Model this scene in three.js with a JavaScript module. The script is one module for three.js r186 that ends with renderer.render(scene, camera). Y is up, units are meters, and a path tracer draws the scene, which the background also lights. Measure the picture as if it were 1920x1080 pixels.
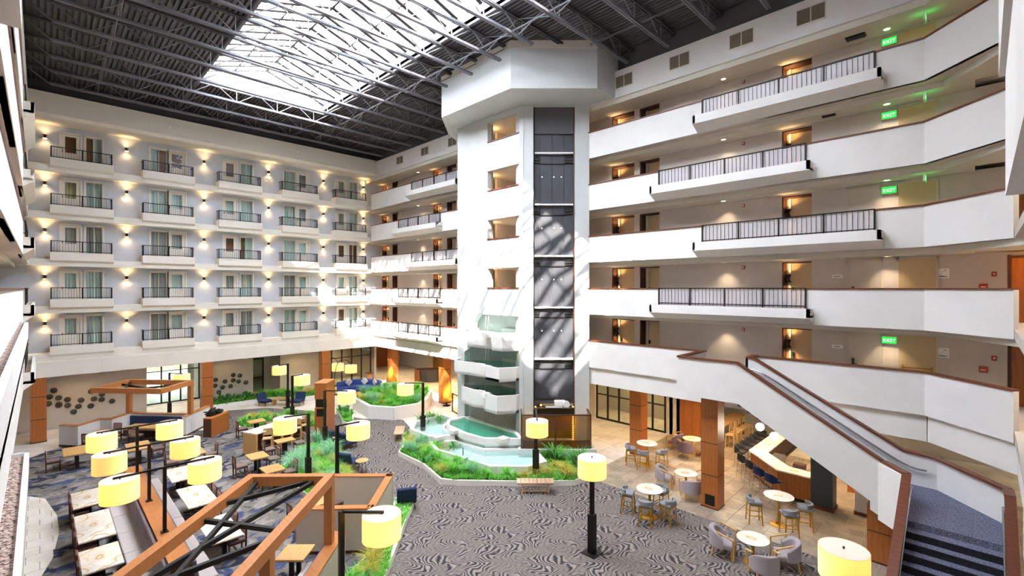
import * as THREE from 'three';
import { mergeGeometries, mergeVertices } from 'three/addons/utils/BufferGeometryUtils.js';
import { RoundedBoxGeometry } from 'three/addons/geometries/RoundedBoxGeometry.js';
import { RectAreaLightUniformsLib } from 'three/addons/lights/RectAreaLightUniformsLib.js';

// ------------------------------------------------------------------ camera, sky, sun, exposure
// Places are given as [u, y, v]: u runs along the balcony facade, v along the gallery wall away from the camera, y up; three.js has x = u, z = -v.
RectAreaLightUniformsLib.init();
const scene = new THREE.Scene();
const camera = new THREE.PerspectiveCamera(62.76, 1920 / 1080, 0.05, 400);
camera.position.set(0, 8.2, 0);
camera.lookAt(10, 8.2, -10);
scene.background = new THREE.Color(0.88, 0.94, 1.04);
scene.backgroundIntensity = 22;
const renderer = new THREE.WebGLRenderer({ antialias: true });
renderer.toneMapping = THREE.LinearToneMapping;
renderer.toneMappingExposure = 1.38;
renderer.shadowMap.enabled = true;
const sun = new THREE.DirectionalLight(0xfff6ea, 27);
sun.position.set(9.5 - 20, 19.5 + 28, -18 + 18);
sun.target.position.set(9.5, 19.5, -18);
sun.castShadow = true;
sun.shadow.radius = 1.6;
sun.shadow.mapSize.set(4096, 4096);
Object.assign(sun.shadow.camera, { left: -30, right: 30, top: 30, bottom: -30, near: 1, far: 90 });
scene.add(sun, sun.target);

// ------------------------------------------------------------------ helpers
const H = 8.2, FL = [0, 0, 4.53, 7.13, 9.73, 12.33, 14.93];          // floor heights of storeys 2..6
const P3 = (u, y, v) => new THREE.Vector3(u, y, -v);
const ROW = { 6: 'top', 5: 'second', 4: 'third', 3: 'fourth', 2: 'lowest' };
const ORD = ['first', 'second', 'third', 'fourth', 'fifth', 'sixth', 'seventh', 'eighth', 'ninth', 'tenth', 'eleventh', 'twelfth', 'thirteenth', 'fourteenth', 'fifteenth', 'sixteenth', 'seventeenth', 'eighteenth'];
let seedState = 7;
function rnd() { seedState = (seedState * 1664525 + 1013904223) >>> 0; return seedState / 4294967296; }
const rr = (a, b) => a + (b - a) * rnd();
function reseed(n) { seedState = n >>> 0; }

function met(g, k = 1) {                                              // uv in metres, from the face's main direction
  g = g.index ? g.toNonIndexed() : g;
  const p = g.attributes.position, n = g.attributes.normal, uv = new Float32Array(p.count * 2);
  for (let i = 0; i < p.count; i += 3) {
    let nx = 0, ny = 0, nz = 0;
    for (let j = 0; j < 3; j++) { nx += Math.abs(n.getX(i + j)); ny += Math.abs(n.getY(i + j)); nz += Math.abs(n.getZ(i + j)); }
    for (let j = 0; j < 3; j++) {
      const x = p.getX(i + j), y = p.getY(i + j), z = p.getZ(i + j), o = (i + j) * 2;
      if (ny >= nx && ny >= nz) { uv[o] = x * k; uv[o + 1] = -z * k; }
      else if (nx >= nz) { uv[o] = -z * k; uv[o + 1] = y * k; }
      else { uv[o] = x * k; uv[o + 1] = y * k; }
    }
  }
  const r = new THREE.BufferGeometry();
  r.setAttribute('position', p.clone()); r.setAttribute('normal', n.clone()); r.setAttribute('uv', new THREE.BufferAttribute(uv, 2));
  return r;
}
const join = (gs) => { gs = [].concat(gs).map((g) => met(g)); return gs.length > 1 ? mergeGeometries(gs, false) : gs[0]; };
function B(u0, u1, y0, y1, v0, v1) {                                  // box between two corners
  const g = new THREE.BoxGeometry(Math.abs(u1 - u0), Math.abs(y1 - y0), Math.abs(v1 - v0));
  return g.translate((u0 + u1) / 2, (y0 + y1) / 2, -(v0 + v1) / 2);
}
function L(x0, x1, y0, y1, z0, z1) {                                  // the same in an object's own axes
  return new THREE.BoxGeometry(Math.abs(x1 - x0), Math.abs(y1 - y0), Math.abs(z1 - z0)).translate((x0 + x1) / 2, (y0 + y1) / 2, (z0 + z1) / 2);
}
function RB(w, h, d, x, y, z, r = 0.03, s = 2) { return new RoundedBoxGeometry(w, h, d, s, Math.min(r, w / 2.01, h / 2.01, d / 2.01)).translate(x, y, z); }
const V3 = (a) => a.isVector3 ? a : new THREE.Vector3(...a);
function bar(a, b, w, h) {                                            // square bar from a to b (three.js axes)
  a = V3(a); b = V3(b);
  const d = b.clone().sub(a), len = d.length(), m = new THREE.Matrix4(), z = d.normalize();
  let x = new THREE.Vector3(0, 1, 0).cross(z); if (x.length() < 1e-3) x.set(1, 0, 0); x.normalize();
  const y = z.clone().cross(x);
  m.makeBasis(x, y, z).setPosition(a.add(b).multiplyScalar(0.5));
  return new THREE.BoxGeometry(w, h, len).applyMatrix4(m);
}
function rod(a, b, r, r2 = r, seg = 8) {
  a = V3(a); b = V3(b);
  const d = b.clone().sub(a), len = d.length(), q = new THREE.Quaternion().setFromUnitVectors(new THREE.Vector3(0, 1, 0), d.normalize());
  return new THREE.CylinderGeometry(r2, r, len, seg).applyQuaternion(q).translate((a.x + b.x) / 2, (a.y + b.y) / 2, (a.z + b.z) / 2);
}
function tube(pts, r, seg = 16, rad = 6, closed = false) { return new THREE.TubeGeometry(new THREE.CatmullRomCurve3(pts.map(V3), closed), seg, r, rad, closed); }
function prism(pts, y0, y1, bevel = 0) {                              // plan polygon [[u, v], ...] raised from y0 to y1
  const s = new THREE.Shape(pts.map(([u, v]) => new THREE.Vector2(u, v)));
  return new THREE.ExtrudeGeometry(s, { depth: y1 - y0, bevelEnabled: false }).rotateX(-Math.PI / 2).translate(0, y0, 0);
}
function prismHoles(pts, holes, y0, y1) {
  const s = new THREE.Shape(pts.map(([u, v]) => new THREE.Vector2(u, v)));
  for (const h of holes) s.holes.push(new THREE.Path(h.map(([u, v]) => new THREE.Vector2(u, v))));
  return new THREE.ExtrudeGeometry(s, { depth: y1 - y0, bevelEnabled: false }).rotateX(-Math.PI / 2).translate(0, y0, 0);
}
function profV(pts, v0, v1) {                                         // profile [[u, y], ...] drawn out along v
  const s = new THREE.Shape(pts.map(([u, y]) => new THREE.Vector2(u, y)));
  return new THREE.ExtrudeGeometry(s, { depth: v1 - v0, bevelEnabled: false }).translate(0, 0, -v1);
}
function profU(pts, u0, u1) {                                         // profile [[v, y], ...] drawn out along u
  const s = new THREE.Shape(pts.map(([v, y]) => new THREE.Vector2(v, y)));
  return new THREE.ExtrudeGeometry(s, { depth: u1 - u0, bevelEnabled: false }).rotateY(Math.PI / 2).translate(u0, 0, 0);
}
function lathe(pts, seg = 24) { return new THREE.LatheGeometry(pts.map(([r, y]) => new THREE.Vector2(r, y)), seg); }
function run(p, q, y0, y1, t, side = 1) {                             // upright panel on a plan line p-q, thick to one side
  const du = q[0] - p[0], dv = q[1] - p[1], l = Math.hypot(du, dv), nu = (-dv / l) * t * side, nv = (du / l) * t * side;
  return prism([p, q, [q[0] + nu, q[1] + nv], [p[0] + nu, p[1] + nv]], y0, y1);
}
const taken = new Map();
function numbered(n) { const k = taken.get(n) ?? 0; taken.set(n, k + 1); return k ? `${n}_${String(k).padStart(3, '0')}` : n; }
function tag(o, label, category, group, kind) {
  if (label) o.userData.label = label;
  if (category) o.userData.category = category;
  if (group) o.userData.group = group;
  if (kind) o.userData.kind = kind;
  return o;
}
function part(name, gs, m, parent, kind) {
  const o = new THREE.Mesh(join(gs), m); o.name = name; o.castShadow = o.receiveShadow = true;
  if (kind) o.userData.kind = kind;
  parent.add(o); return o;
}
function same(name, geo, m, parent) { const o = new THREE.Mesh(geo, m); o.name = name; o.castShadow = o.receiveShadow = true; parent.add(o); return o; }
function thing(name, label, category, [u, y, v] = [0, 0, 0], turn = 0, group) {
  const o = new THREE.Group(); o.name = numbered(name); scene.add(o);
  o.position.set(u, y, -v); o.rotation.y = turn;
  return tag(o, label, category, group);
}
function solo(name, label, category, gs, m, group) { const o = part(numbered(name), gs, m, scene); return tag(o, label, category, group); }
function struct(name, label, gs, m) { const o = part(numbered(name), gs, m, scene); return tag(o, label, null, null, 'structure'); }
function structGroup(name, label) { const o = new THREE.Group(); o.name = numbered(name); scene.add(o); return tag(o, label, null, null, 'structure'); }
function copyOf(src, [u, y, v], turn = 0, label, group) {
  const o = src.clone(); o.name = numbered(src.name.replace(/_\d{3}$/, '')); scene.add(o);
  o.position.set(u, y, -v); o.rotation.y = turn;
  o.userData = { ...src.userData }; return tag(o, label, null, group);
}
function lightAt(l, pos, target, parent = scene) {
  l.castShadow = true; parent.add(l); l.position.copy(V3(pos));
  if (target) { l.target.position.copy(V3(target)); parent.add(l.target); }
  return l;
}
// ------------------------------------------------------------------ textures and materials
function hash2(ix, iy, s) { let h = (ix * 374761393 + iy * 668265263 + s * 1442695041) | 0; h = Math.imul(h ^ (h >>> 13), 1274126177); return ((h ^ (h >>> 16)) >>> 0) / 4294967296; }
function pnoise(x, y, per, s) {                                       // value noise that repeats after per cells
  const ix = Math.floor(x), iy = Math.floor(y), fx = x - ix, fy = y - iy, w = (t) => t * t * (3 - 2 * t), m = (a) => ((a % per) + per) % per;
  const a = hash2(m(ix), m(iy), s), b = hash2(m(ix + 1), m(iy), s), c = hash2(m(ix), m(iy + 1), s), d = hash2(m(ix + 1), m(iy + 1), s), u = w(fx), v = w(fy);
  return a + (b - a) * u + (c - a) * v + (a - b - c + d) * u * v;
}
function fbm(x, y, per, s, oct = 4) { let r = 0, a = 0.5, t = 0; for (let i = 0; i < oct; i++) { r += a * pnoise(x * per, y * per, per, s + i); t += a; a *= 0.5; per *= 2; } return r / t; }
function tex(n, size, fn) {                                           // fn(x, y) -> [r, g, b] in 0..255, sRGB; size = metres the tile covers
  const d = new Uint8Array(n * n * 4);
  for (let j = 0; j < n; j++) for (let i = 0; i < n; i++) { const c = fn(i / n, j / n), o = (j * n + i) * 4; d[o] = c[0]; d[o + 1] = c[1]; d[o + 2] = c[2]; d[o + 3] = 255; }
  const t = new THREE.DataTexture(d, n, n); t.wrapS = t.wrapT = THREE.RepeatWrapping; t.magFilter = THREE.LinearFilter; t.colorSpace = THREE.SRGBColorSpace;
  t.repeat.set(1 / size, 1 / size); t.needsUpdate = true; return t;
}
const mixc = (a, b, t) => a.map((x, i) => x + (b[i] - x) * Math.min(1, Math.max(0, t)));
const smooth = (x, a, b) => { const t = Math.min(1, Math.max(0, (x - a) / (b - a))); return t * t * (3 - 2 * t); };
const T = {};
T.swirl = tex(1024, 2.5, (x, y) => {
  const w1 = fbm(x, y, 4, 11, 3) - 0.5, w2 = fbm(x, y, 5, 21, 3) - 0.5, w3 = fbm(x, y, 9, 31, 2) - 0.5;
  const st = Math.sin(2 * Math.PI * (10 * (x - y) + 2.2 * w1 + 1.8 * w2 + 0.8 * w3 + 1.2 * Math.sin(2 * Math.PI * (2 * (x + y) + w1))));
  const mask = smooth(fbm(x + 0.12 * w2, y + 0.12 * w1, 7, 41, 2), 0.42, 0.6), fine = fbm(x, y, 96, 51, 2) - 0.5;
  let c = mixc([112, 104, 99], [141, 133, 128], smooth(st, 0.1, 0.8) * (0.3 + 0.7 * mask));
  c = mixc(c, [36, 34, 39], smooth(-st, 0.2, 0.7) * (0.14 + 0.8 * mask));
  return c.map((k) => k + fine * 26);
});
T.dining = tex(1024, 4.2, (x, y) => {
  const w1 = fbm(x, y, 4, 61, 3) - 0.5, w2 = fbm(x, y, 5, 71, 3) - 0.5, q = fbm(x + 0.5 * w1, y + 0.25 * w2, 7, 81, 4), f = fbm(x, y, 90, 91, 2) - 0.5;
  const st = Math.sin(2 * Math.PI * (22 * (y + 0.3 * w1) + 5 * x));
  let c = mixc([114, 108, 101], [142, 136, 131], smooth(fbm(x + 0.3 * w2, y, 9, 101, 3), 0.45, 0.65));
  c = mixc(c, [84, 82, 82], 0.6 * smooth(st, 0.35, 0.9) * smooth(q, 0.4, 0.6));
  c = mixc(c, [56, 66, 108], 0.9 * smooth(q, 0.57, 0.66));
  c = mixc(c, [36, 38, 58], smooth(fbm(x + 0.4 * w2, y + 0.3 * w1, 12, 111, 3), 0.62, 0.7));
  return c.map((k) => k + f * 24);
});
const woodTex = (base, dark, s) => tex(512, 1.2, (x, y) => {
  const g = fbm(x * 1, y, 2, s, 2), r = Math.sin(2 * Math.PI * (9 * x + 1.6 * g)) * 0.5 + 0.5, f = pnoise(x * 128, y * 6, 128, s + 5);
  return mixc(base, dark, 0.35 * r * fbm(x, y, 4, s + 9, 3) + 0.3 * f * f);
});
T.wood = woodTex([176, 104, 48], [128, 68, 28], 5);
T.pale = woodTex([214, 170, 106], [186, 138, 78], 15);
T.frame = woodTex([190, 122, 66], [156, 90, 44], 25);
T.cap = woodTex([112, 60, 38], [76, 36, 24], 35);
T.dark = woodTex([84, 50, 34], [52, 28, 20], 45);
T.bench = woodTex([210, 176, 146], [178, 142, 112], 55);
T.marble = tex(512, 2.6, (x, y) => {
  const w = fbm(x, y, 3, 121, 4) - 0.5, q = fbm(x + 0.15 * w, y, 2, 131, 3) * 7 + w * 1.4, fr = Math.abs(q - Math.floor(q) - 0.5), q2 = q * 3.1, f2 = Math.abs(q2 - Math.floor(q2) - 0.5);
  let c = mixc([248, 240, 230], [236, 222, 206], smooth(fbm(x, y, 4, 141, 3), 0.4, 0.7));
  c = mixc(c, [202, 166, 112], 0.8 * (1 - smooth(fr, 0.015, 0.09)) * smooth(fbm(x, y, 3, 151, 2), 0.32, 0.5));
  return mixc(c, [222, 198, 160], 0.55 * (1 - smooth(f2, 0.02, 0.12)));
});
T.stone = tex(512, 1.7, (x, y) => mixc([206, 192, 172], [178, 164, 146], smooth(fbm(x, y * 1, 5, 161, 5), 0.35, 0.7)).map((k) => k + (fbm(x, y, 80, 171, 2) - 0.5) * 14));
T.pave = tex(512, 2.4, (x, y) => mixc([232, 224, 212], [214, 204, 190], smooth(fbm(x, y, 5, 181, 5), 0.35, 0.7)).map((k) => k + (fbm(x, y, 80, 191, 2) - 0.5) * 8));
T.tweed = tex(256, 0.5, (x, y) => mixc([62, 66, 92], [150, 150, 168], smooth(pnoise(x * 70, y * 70, 70, 201), 0.35, 0.85)));
T.plaster = tex(256, 3, (x, y) => { const k = 244 + (fbm(x, y, 6, 211, 4) - 0.5) * 10; return [k, k, k]; });
T.gravel = tex(512, 0.7, (x, y) => {
  const gx = x * 14, gy = y * 14, ix = Math.floor(gx), iy = Math.floor(gy); let best = 9, id = 0;
  for (let a = -1; a < 2; a++) for (let b = -1; b < 2; b++) { const m = (q) => ((q % 14) + 14) % 14, cx = ix + a + hash2(m(ix + a), m(iy + b), 3), cy = iy + b + hash2(m(ix + a), m(iy + b), 4), d = Math.hypot(gx - cx, gy - cy); if (d < best) { best = d; id = hash2(m(ix + a), m(iy + b), 5); } }
  return mixc(mixc([146, 118, 106], [206, 186, 172], id), [58, 44, 40], smooth(best, 0.42, 0.75));
});
T.cloth = tex(256, 0.4, (x, y) => { const k = 238 + (pnoise(x * 60, y * 60, 60, 221) - 0.5) * 34; return [k, k, k]; });
T.concrete = tex(512, 2.6, (x, y) => { const k = 196 + (fbm(x, y, 5, 231, 5) - 0.5) * 64; return [k, k, k + 3]; });
T.soil = tex(256, 0.8, (x, y) => mixc([52, 74, 24], [92, 118, 44], fbm(x, y, 24, 241, 3)));
function std(color, rough = 0.8, metal = 0, map, extra = {}) { return new THREE.MeshStandardMaterial({ color, roughness: rough, metalness: metal, map: map ?? null, ...extra }); }
function phys(o) { return new THREE.MeshPhysicalMaterial(o); }
const M = {
  white: std(0xf4f1ee, 0.75, 0, T.plaster), cream: std(0xf2ece2, 0.75, 0, T.plaster), facade: std(0xc9cfda, 0.85, 0, T.plaster), tower: std(0xd0d3d2, 0.8, 0, T.plaster),
  taupe: std(0xd2c8bf, 0.85, 0, T.plaster), taupeDoor: std(0xc9beb3, 0.6), doorWarm: std(0xc4ab82, 0.55), soffit: std(0xe2dccf, 0.85, 0, T.plaster), lobbyWall: std(0xe6ded2, 0.85, 0, T.plaster),
  wood: std(0xffffff, 0.42, 0, T.wood), frame: std(0xffffff, 0.45, 0, T.frame), cap: std(0xffffff, 0.4, 0, T.cap), darkWood: std(0xffffff, 0.45, 0, T.dark), pale: std(0xffffff, 0.45, 0, T.pale), bench: std(0xffffff, 0.55, 0, T.bench),
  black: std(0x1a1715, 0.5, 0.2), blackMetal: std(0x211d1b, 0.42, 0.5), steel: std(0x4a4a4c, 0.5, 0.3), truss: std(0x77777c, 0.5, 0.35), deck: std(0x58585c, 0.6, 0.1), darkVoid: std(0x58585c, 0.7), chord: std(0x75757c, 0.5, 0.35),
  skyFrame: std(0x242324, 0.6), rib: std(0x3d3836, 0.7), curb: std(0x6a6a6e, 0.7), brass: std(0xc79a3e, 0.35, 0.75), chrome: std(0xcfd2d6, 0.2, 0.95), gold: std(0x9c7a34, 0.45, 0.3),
  marble: std(0xffffff, 0.22, 0, T.marble), stone: std(0xd8d4d0, 0.35, 0, T.stone), pave: std(0xffffff, 0.45, 0, T.pave), swirl: std(0xffffff, 0.97, 0, T.swirl), dining: std(0xffffff, 0.97, 0, T.dining), tweed: std(0xffffff, 0.98, 0, T.tweed),
  darkTweed: std(0x4a4a52, 0.98, 0, T.tweed), metalFlower: std(0x57524a, 0.55, 0.4),
  gravel: std(0xffffff, 0.95, 0, T.gravel), soil: std(0xffffff, 1, 0, T.soil), concrete: std(0xe9eaec, 0.8, 0, T.concrete), lift: std(0x55585e, 0.5, 0, T.concrete), kerb: std(0xf1eee8, 0.7),
  grey: std(0x95969c, 0.95, 0, T.cloth), lilac: std(0xaea4a8, 0.95, 0, T.cloth), mauve: std(0x8a7480, 0.95, 0, T.cloth), rose: std(0xb99a92, 0.95, 0, T.cloth), navy: std(0x24365f, 0.9, 0, T.cloth), blue: std(0x3a56a8, 0.9, 0, T.cloth), blackSeat: std(0x23212a, 0.7, 0, T.cloth), tan: std(0xc9ab78, 0.8, 0, T.cloth),
  seat: std(0xcbc0bb, 0.6, 0, T.cloth), seatBack: std(0x86767c, 0.6, 0, T.cloth), mustard: std(0xb87a12, 0.75, 0, T.cloth), orange: std(0xe07a30, 0.7), cushion: std(0xf3f0ee, 0.95, 0, T.cloth),
  glass: phys({ color: 0xf6fbfb, roughness: 0.03, transmission: 1, thickness: 0, ior: 1.5 }), roofGlass: phys({ color: 0xffffff, roughness: 0.05, transmission: 1, thickness: 0, ior: 1.45 }), tint: phys({ color: 0xe2e7e2, roughness: 0.05, transmission: 1, thickness: 0 }),
  water: phys({ color: 0xf0fbfa, roughness: 0.06, transmission: 0.9, thickness: 0, ior: 1.33 }), waterDeep: phys({ color: 0xb4e8dc, roughness: 0.06, transmission: 0.9, thickness: 0, ior: 1.33 }), stream: phys({ color: 0xffffff, roughness: 0.1, transmission: 0.8, thickness: 0, ior: 1.33 }),
  shade: phys({ color: 0xf7dfa6, roughness: 1, transmission: 0.45, thickness: 0 }), shadeTop: phys({ color: 0xfbf4ea, roughness: 1, transmission: 0.4, thickness: 0 }),
  curtT: phys({ color: 0xdbe8e2, roughness: 1, transmission: 0.08, thickness: 0 }), curtG: phys({ color: 0xbcb8b2, roughness: 1, transmission: 0.08, thickness: 0 }), curtY: phys({ color: 0xcabf92, roughness: 1, transmission: 0.08, thickness: 0 }),
  room: std(0x86593a, 0.8), roomDark: std(0x86593a, 0.8), roomOrange: std(0x86593a, 0.8), leafG: phys({ color: 0x7ace44, roughness: 0.8, transmission: 0.3, thickness: 0 }), leafD: phys({ color: 0x4d9c40, roughness: 0.8, transmission: 0.25, thickness: 0 }), leafY: phys({ color: 0xc4ba3e, roughness: 0.8, transmission: 0.3, thickness: 0 }), leafB: phys({ color: 0x93d0a0, roughness: 0.8, transmission: 0.3, thickness: 0 }), amberGlass: phys({ color: 0xd3c8b2, roughness: 0.05, transmission: 1, thickness: 0 }), entryGlass: phys({ color: 0xa9b0aa, roughness: 0.05, transmission: 1, thickness: 0 }), acrylic: phys({ color: 0xf4f2f6, roughness: 0.35, transmission: 0.55, thickness: 0 }), brownSeat: std(0x8d7770, 0.8, 0, T.cloth), plume: std(0xd8d3a0, 0.9), red: std(0xa32a22, 0.5), signWhite: std(0xf2f0ec, 0.6),
  vent: std(0x8c8370, 0.6, 0.3), bulb: new THREE.MeshStandardMaterial({ color: 0xffffff, emissive: 0xffd28a, emissiveIntensity: 6 }), downlight: new THREE.MeshStandardMaterial({ color: 0xffffff, emissive: 0xffe6bd, emissiveIntensity: 5 }), globe: new THREE.MeshStandardMaterial({ color: 0xffffff, emissive: 0xfff3df, emissiveIntensity: 3 }),
  fairy: new THREE.MeshStandardMaterial({ color: 0xffd890, emissive: 0xffb236, emissiveIntensity: 2.2 }),
};
for (const k of ['glass', 'roofGlass', 'tint', 'water', 'waterDeep', 'curtT', 'curtG', 'curtY', 'shade', 'shadeTop', 'stream', 'entryGlass', 'amberGlass', 'acrylic']) M[k].side = THREE.DoubleSide;
for (const k of ['leafG', 'leafD', 'leafY', 'leafB', 'plume']) M[k].side = THREE.DoubleSide;
// ------------------------------------------------------------------ floor: stone slab, carpets, tiles
function clip(poly, conv) {                                           // convex clip, both counter-clockwise in (u, v)
  let out = poly;
  for (let i = 0; i < conv.length && out.length; i++) {
    const a = conv[i], b = conv[(i + 1) % conv.length], side = (p) => (b[0] - a[0]) * (p[1] - a[1]) - (b[1] - a[1]) * (p[0] - a[0]), res = [];
    for (let j = 0; j < out.length; j++) {
      const p = out[j], q = out[(j + 1) % out.length], sp = side(p), sq = side(q);
      if (sp >= 0) res.push(p);
      if (sp * sq < 0) { const t = sp / (sp - sq); res.push([p[0] + (q[0] - p[0]) * t, p[1] + (q[1] - p[1]) * t]); }
    }
    out = res;
  }
  return out;
}
const areaOf = (p) => p.reduce((s, a, i) => { const b = p[(i + 1) % p.length]; return s + a[0] * b[1] - b[0] * a[1]; }, 0) / 2;
function tiles(conv, su, sv, y, m, parent, name = 'tile') {
  const us = conv.map((p) => p[0]), vs = conv.map((p) => p[1]), g = 0.006;
  let row = 0;
  for (let v = Math.min(...vs); v < Math.max(...vs); v += sv, row++) for (let u = Math.min(...us) - (row % 2) * su / 2; u < Math.max(...us); u += su) {
    const c = clip([[u + g, v + g], [u + su - g, v + g], [u + su - g, v + sv - g], [u + g, v + sv - g]], conv);
    if (c.length > 2 && areaOf(c) > 0.02) part(name, prism(c, y - 0.02, y + rr(0, 0.0012)), m, parent);
  }
}
const floor = structGroup('floor', 'ground floor of the atrium with carpets and pale stone');
part('stone_slab', B(-6, 31, -0.3, -0.012, -8, 46), M.pave, floor);
part('lobby_carpet', prism([[16.75, -5], [16.75, 11.4], [17, 12.43], [16.2, 13.6], [14.9, 22.5], [16, 25.6], [14.3, 27.6], [13.4, 30.5], [12.7, 32], [11, 34.7], [8.9, 35.8], [7.7, 35.0], [7.1, 31.2], [8.2, 29.4], [8.2, 24.2], [7.8, 20], [7.7, 14.6], [5.7, 11], [3, 6.5], [2.2, -5]], -0.012, 0), M.swirl, floor);
part('dining_carpet', prism([[2.2, -5], [3, 6.5], [5.7, 11], [7.7, 14.6], [7.8, 20], [8.2, 24.2], [8.2, 29.4], [7.1, 31.2], [6.0, 32.6], [1.2, 34.0], [0.6, 33.6], [-0.5, 32.4], [-1.5, 31], [-1.5, -5]], -0.012, 0.001), M.dining, floor);
tiles([[16.76, -2], [26, -2], [26, 12.42], [17.01, 12.42], [16.76, 11.4]], 1.2, 0.6, 0.001, M.stone, floor);
tiles([[-1.2, 17], [-0.1, 18.4], [0.28, 20], [0.46, 22], [0.44, 23.6], [0.15, 25.8], [-0.3, 26.55], [-1.2, 26.9]], 0.6, 0.6, 0.016, M.pave, floor, 'landing_tile');
tiles([[17.0, 12.45], [25.2, 12.45], [25.2, 19], [17.0, 16.4]], 1.2, 1.2, -0.002, M.pave, floor, 'lobby_tile');

// ------------------------------------------------------------------ balcony facade (back wall of the picture's left half)
const BAY = [0, 1, 2, 3, 4].map((k) => 0.44 + 4.03 * k), OPEN = [];
const DOOR = [[0.38, 1.25], [1.35, 2.30], [0.40, 1.27], [1.30, 2.2], [0.40, 1.24]], WIN = [[1.42, 2.22], [0.42, 1.32], [1.46, 2.28], [0.34, 1.22], [1.42, 2.22]];
{
  const s = new THREE.Shape([[-2.5, 3.4], [23, 3.4], [23, 19.4], [-2.5, 19.4]].map((p) => new THREE.Vector2(...p)));
  for (let k = 2; k <= 6; k++) for (let c = 0; c < 5; c++) for (const [list, type] of [[DOOR, 'door'], [WIN, 'window']]) {
    const a = BAY[c] + list[c][0], b = BAY[c] + list[c][1], y0 = FL[k] + 0.06, y1 = FL[k] + 2.08;
    s.holes.push(new THREE.Path([[a, y0], [b, y0], [b, y1], [a, y1]].map((p) => new THREE.Vector2(...p))));
    OPEN.push({ k, c, type, a, b, y0, y1 });
  }
  const wall = new THREE.ExtrudeGeometry(s, { depth: 0.2, bevelEnabled: false }).translate(0, 0, -37.2);
  struct('wall_back', 'grey facade wall with five rows of guest room balconies', wall, M.facade);
  struct('wall_back_rooms', 'closed guest rooms behind the grey balcony facade', [B(-2.5, 23, 3.4, 19.4, 38.9, 39.1), B(-2.5, 23, 3.3, 3.5, 37.2, 39.1), B(-2.5, 23, 19.3, 19.5, 37.2, 39.1), B(-2.6, -2.5, 3.4, 19.4, 37, 39.1), B(23, 23.1, 3.4, 19.4, 37, 39.1), ...[3, 4, 5, 6].map((k) => B(-2.5, 23, FL[k] - 0.25, FL[k] - 0.02, 37.2, 38.9))], M.room);
  struct('trim_1', 'cream floor bands across the grey balcony facade', [2, 3, 4, 5, 6].map((k) => B(-0.9, 19.6, FL[k] - 0.32, FL[k] + 0.07, 36.25, 37)), M.cream);
  struct('trim_2', 'deep cream fascia under the lowest row of balconies', [B(-1.4, 20.5, 3.4, 4.2, 35.6, 37.1)], M.cream);
  struct('trim_3', 'broad cream fascia above the top row of balconies', [profU([[35.15, 18.6], [35.15, 17.5], [35.35, 17.34], [37.1, 17.34], [37.1, 18.6]], -1.4, 20.5)], M.cream);
}
const CURT = { 6: ['W', 'BT', 'O', 'TB', 'W', 'T', 'G', 'T', 'G', 'T'], 5: ['Y', 'T', 'T', 'T', 'T', 'T', 'G', 'T', 'G', 'T'], 4: ['G', 'G', 'G', 'G', 'W', 'WT', 'T', 'T', 'D', 'D'], 3: ['T', 'T', 'T', 'G', 'G', 'T', 'T', 'G', 'T', 'T'], 2: ['T', 'T', 'T', 'G', 'G', 'G', 'T', 'T', 'D', 'T'] };
const FAB = { T: M.curtT, G: M.curtG, Y: M.curtY };
const LOOKS = { T: 'pale teal', G: 'grey', Y: 'olive' };
function pleats(a, b, y0, y1, v) {                                    // a hung curtain, folded along its width
  const n = Math.max(8, Math.round((b - a) / 0.045)), pos = [], idx = [];
  for (let i = 0; i <= n; i++) { const u = a + ((b - a) * i) / n, d = 0.035 * Math.sin(i * 1.9) + 0.015 * Math.sin(i * 0.7); pos.push(u, y0, -(v + d), u, y1, -(v + d)); }
  for (let i = 0; i < n; i++) { const k = i * 2; idx.push(k, k + 2, k + 1, k + 1, k + 2, k + 3); }
  const g = new THREE.BufferGeometry(); g.setAttribute('position', new THREE.Float32BufferAttribute(pos, 3)); g.setIndex(idx); g.computeVertexNormals(); return g;
}
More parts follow.
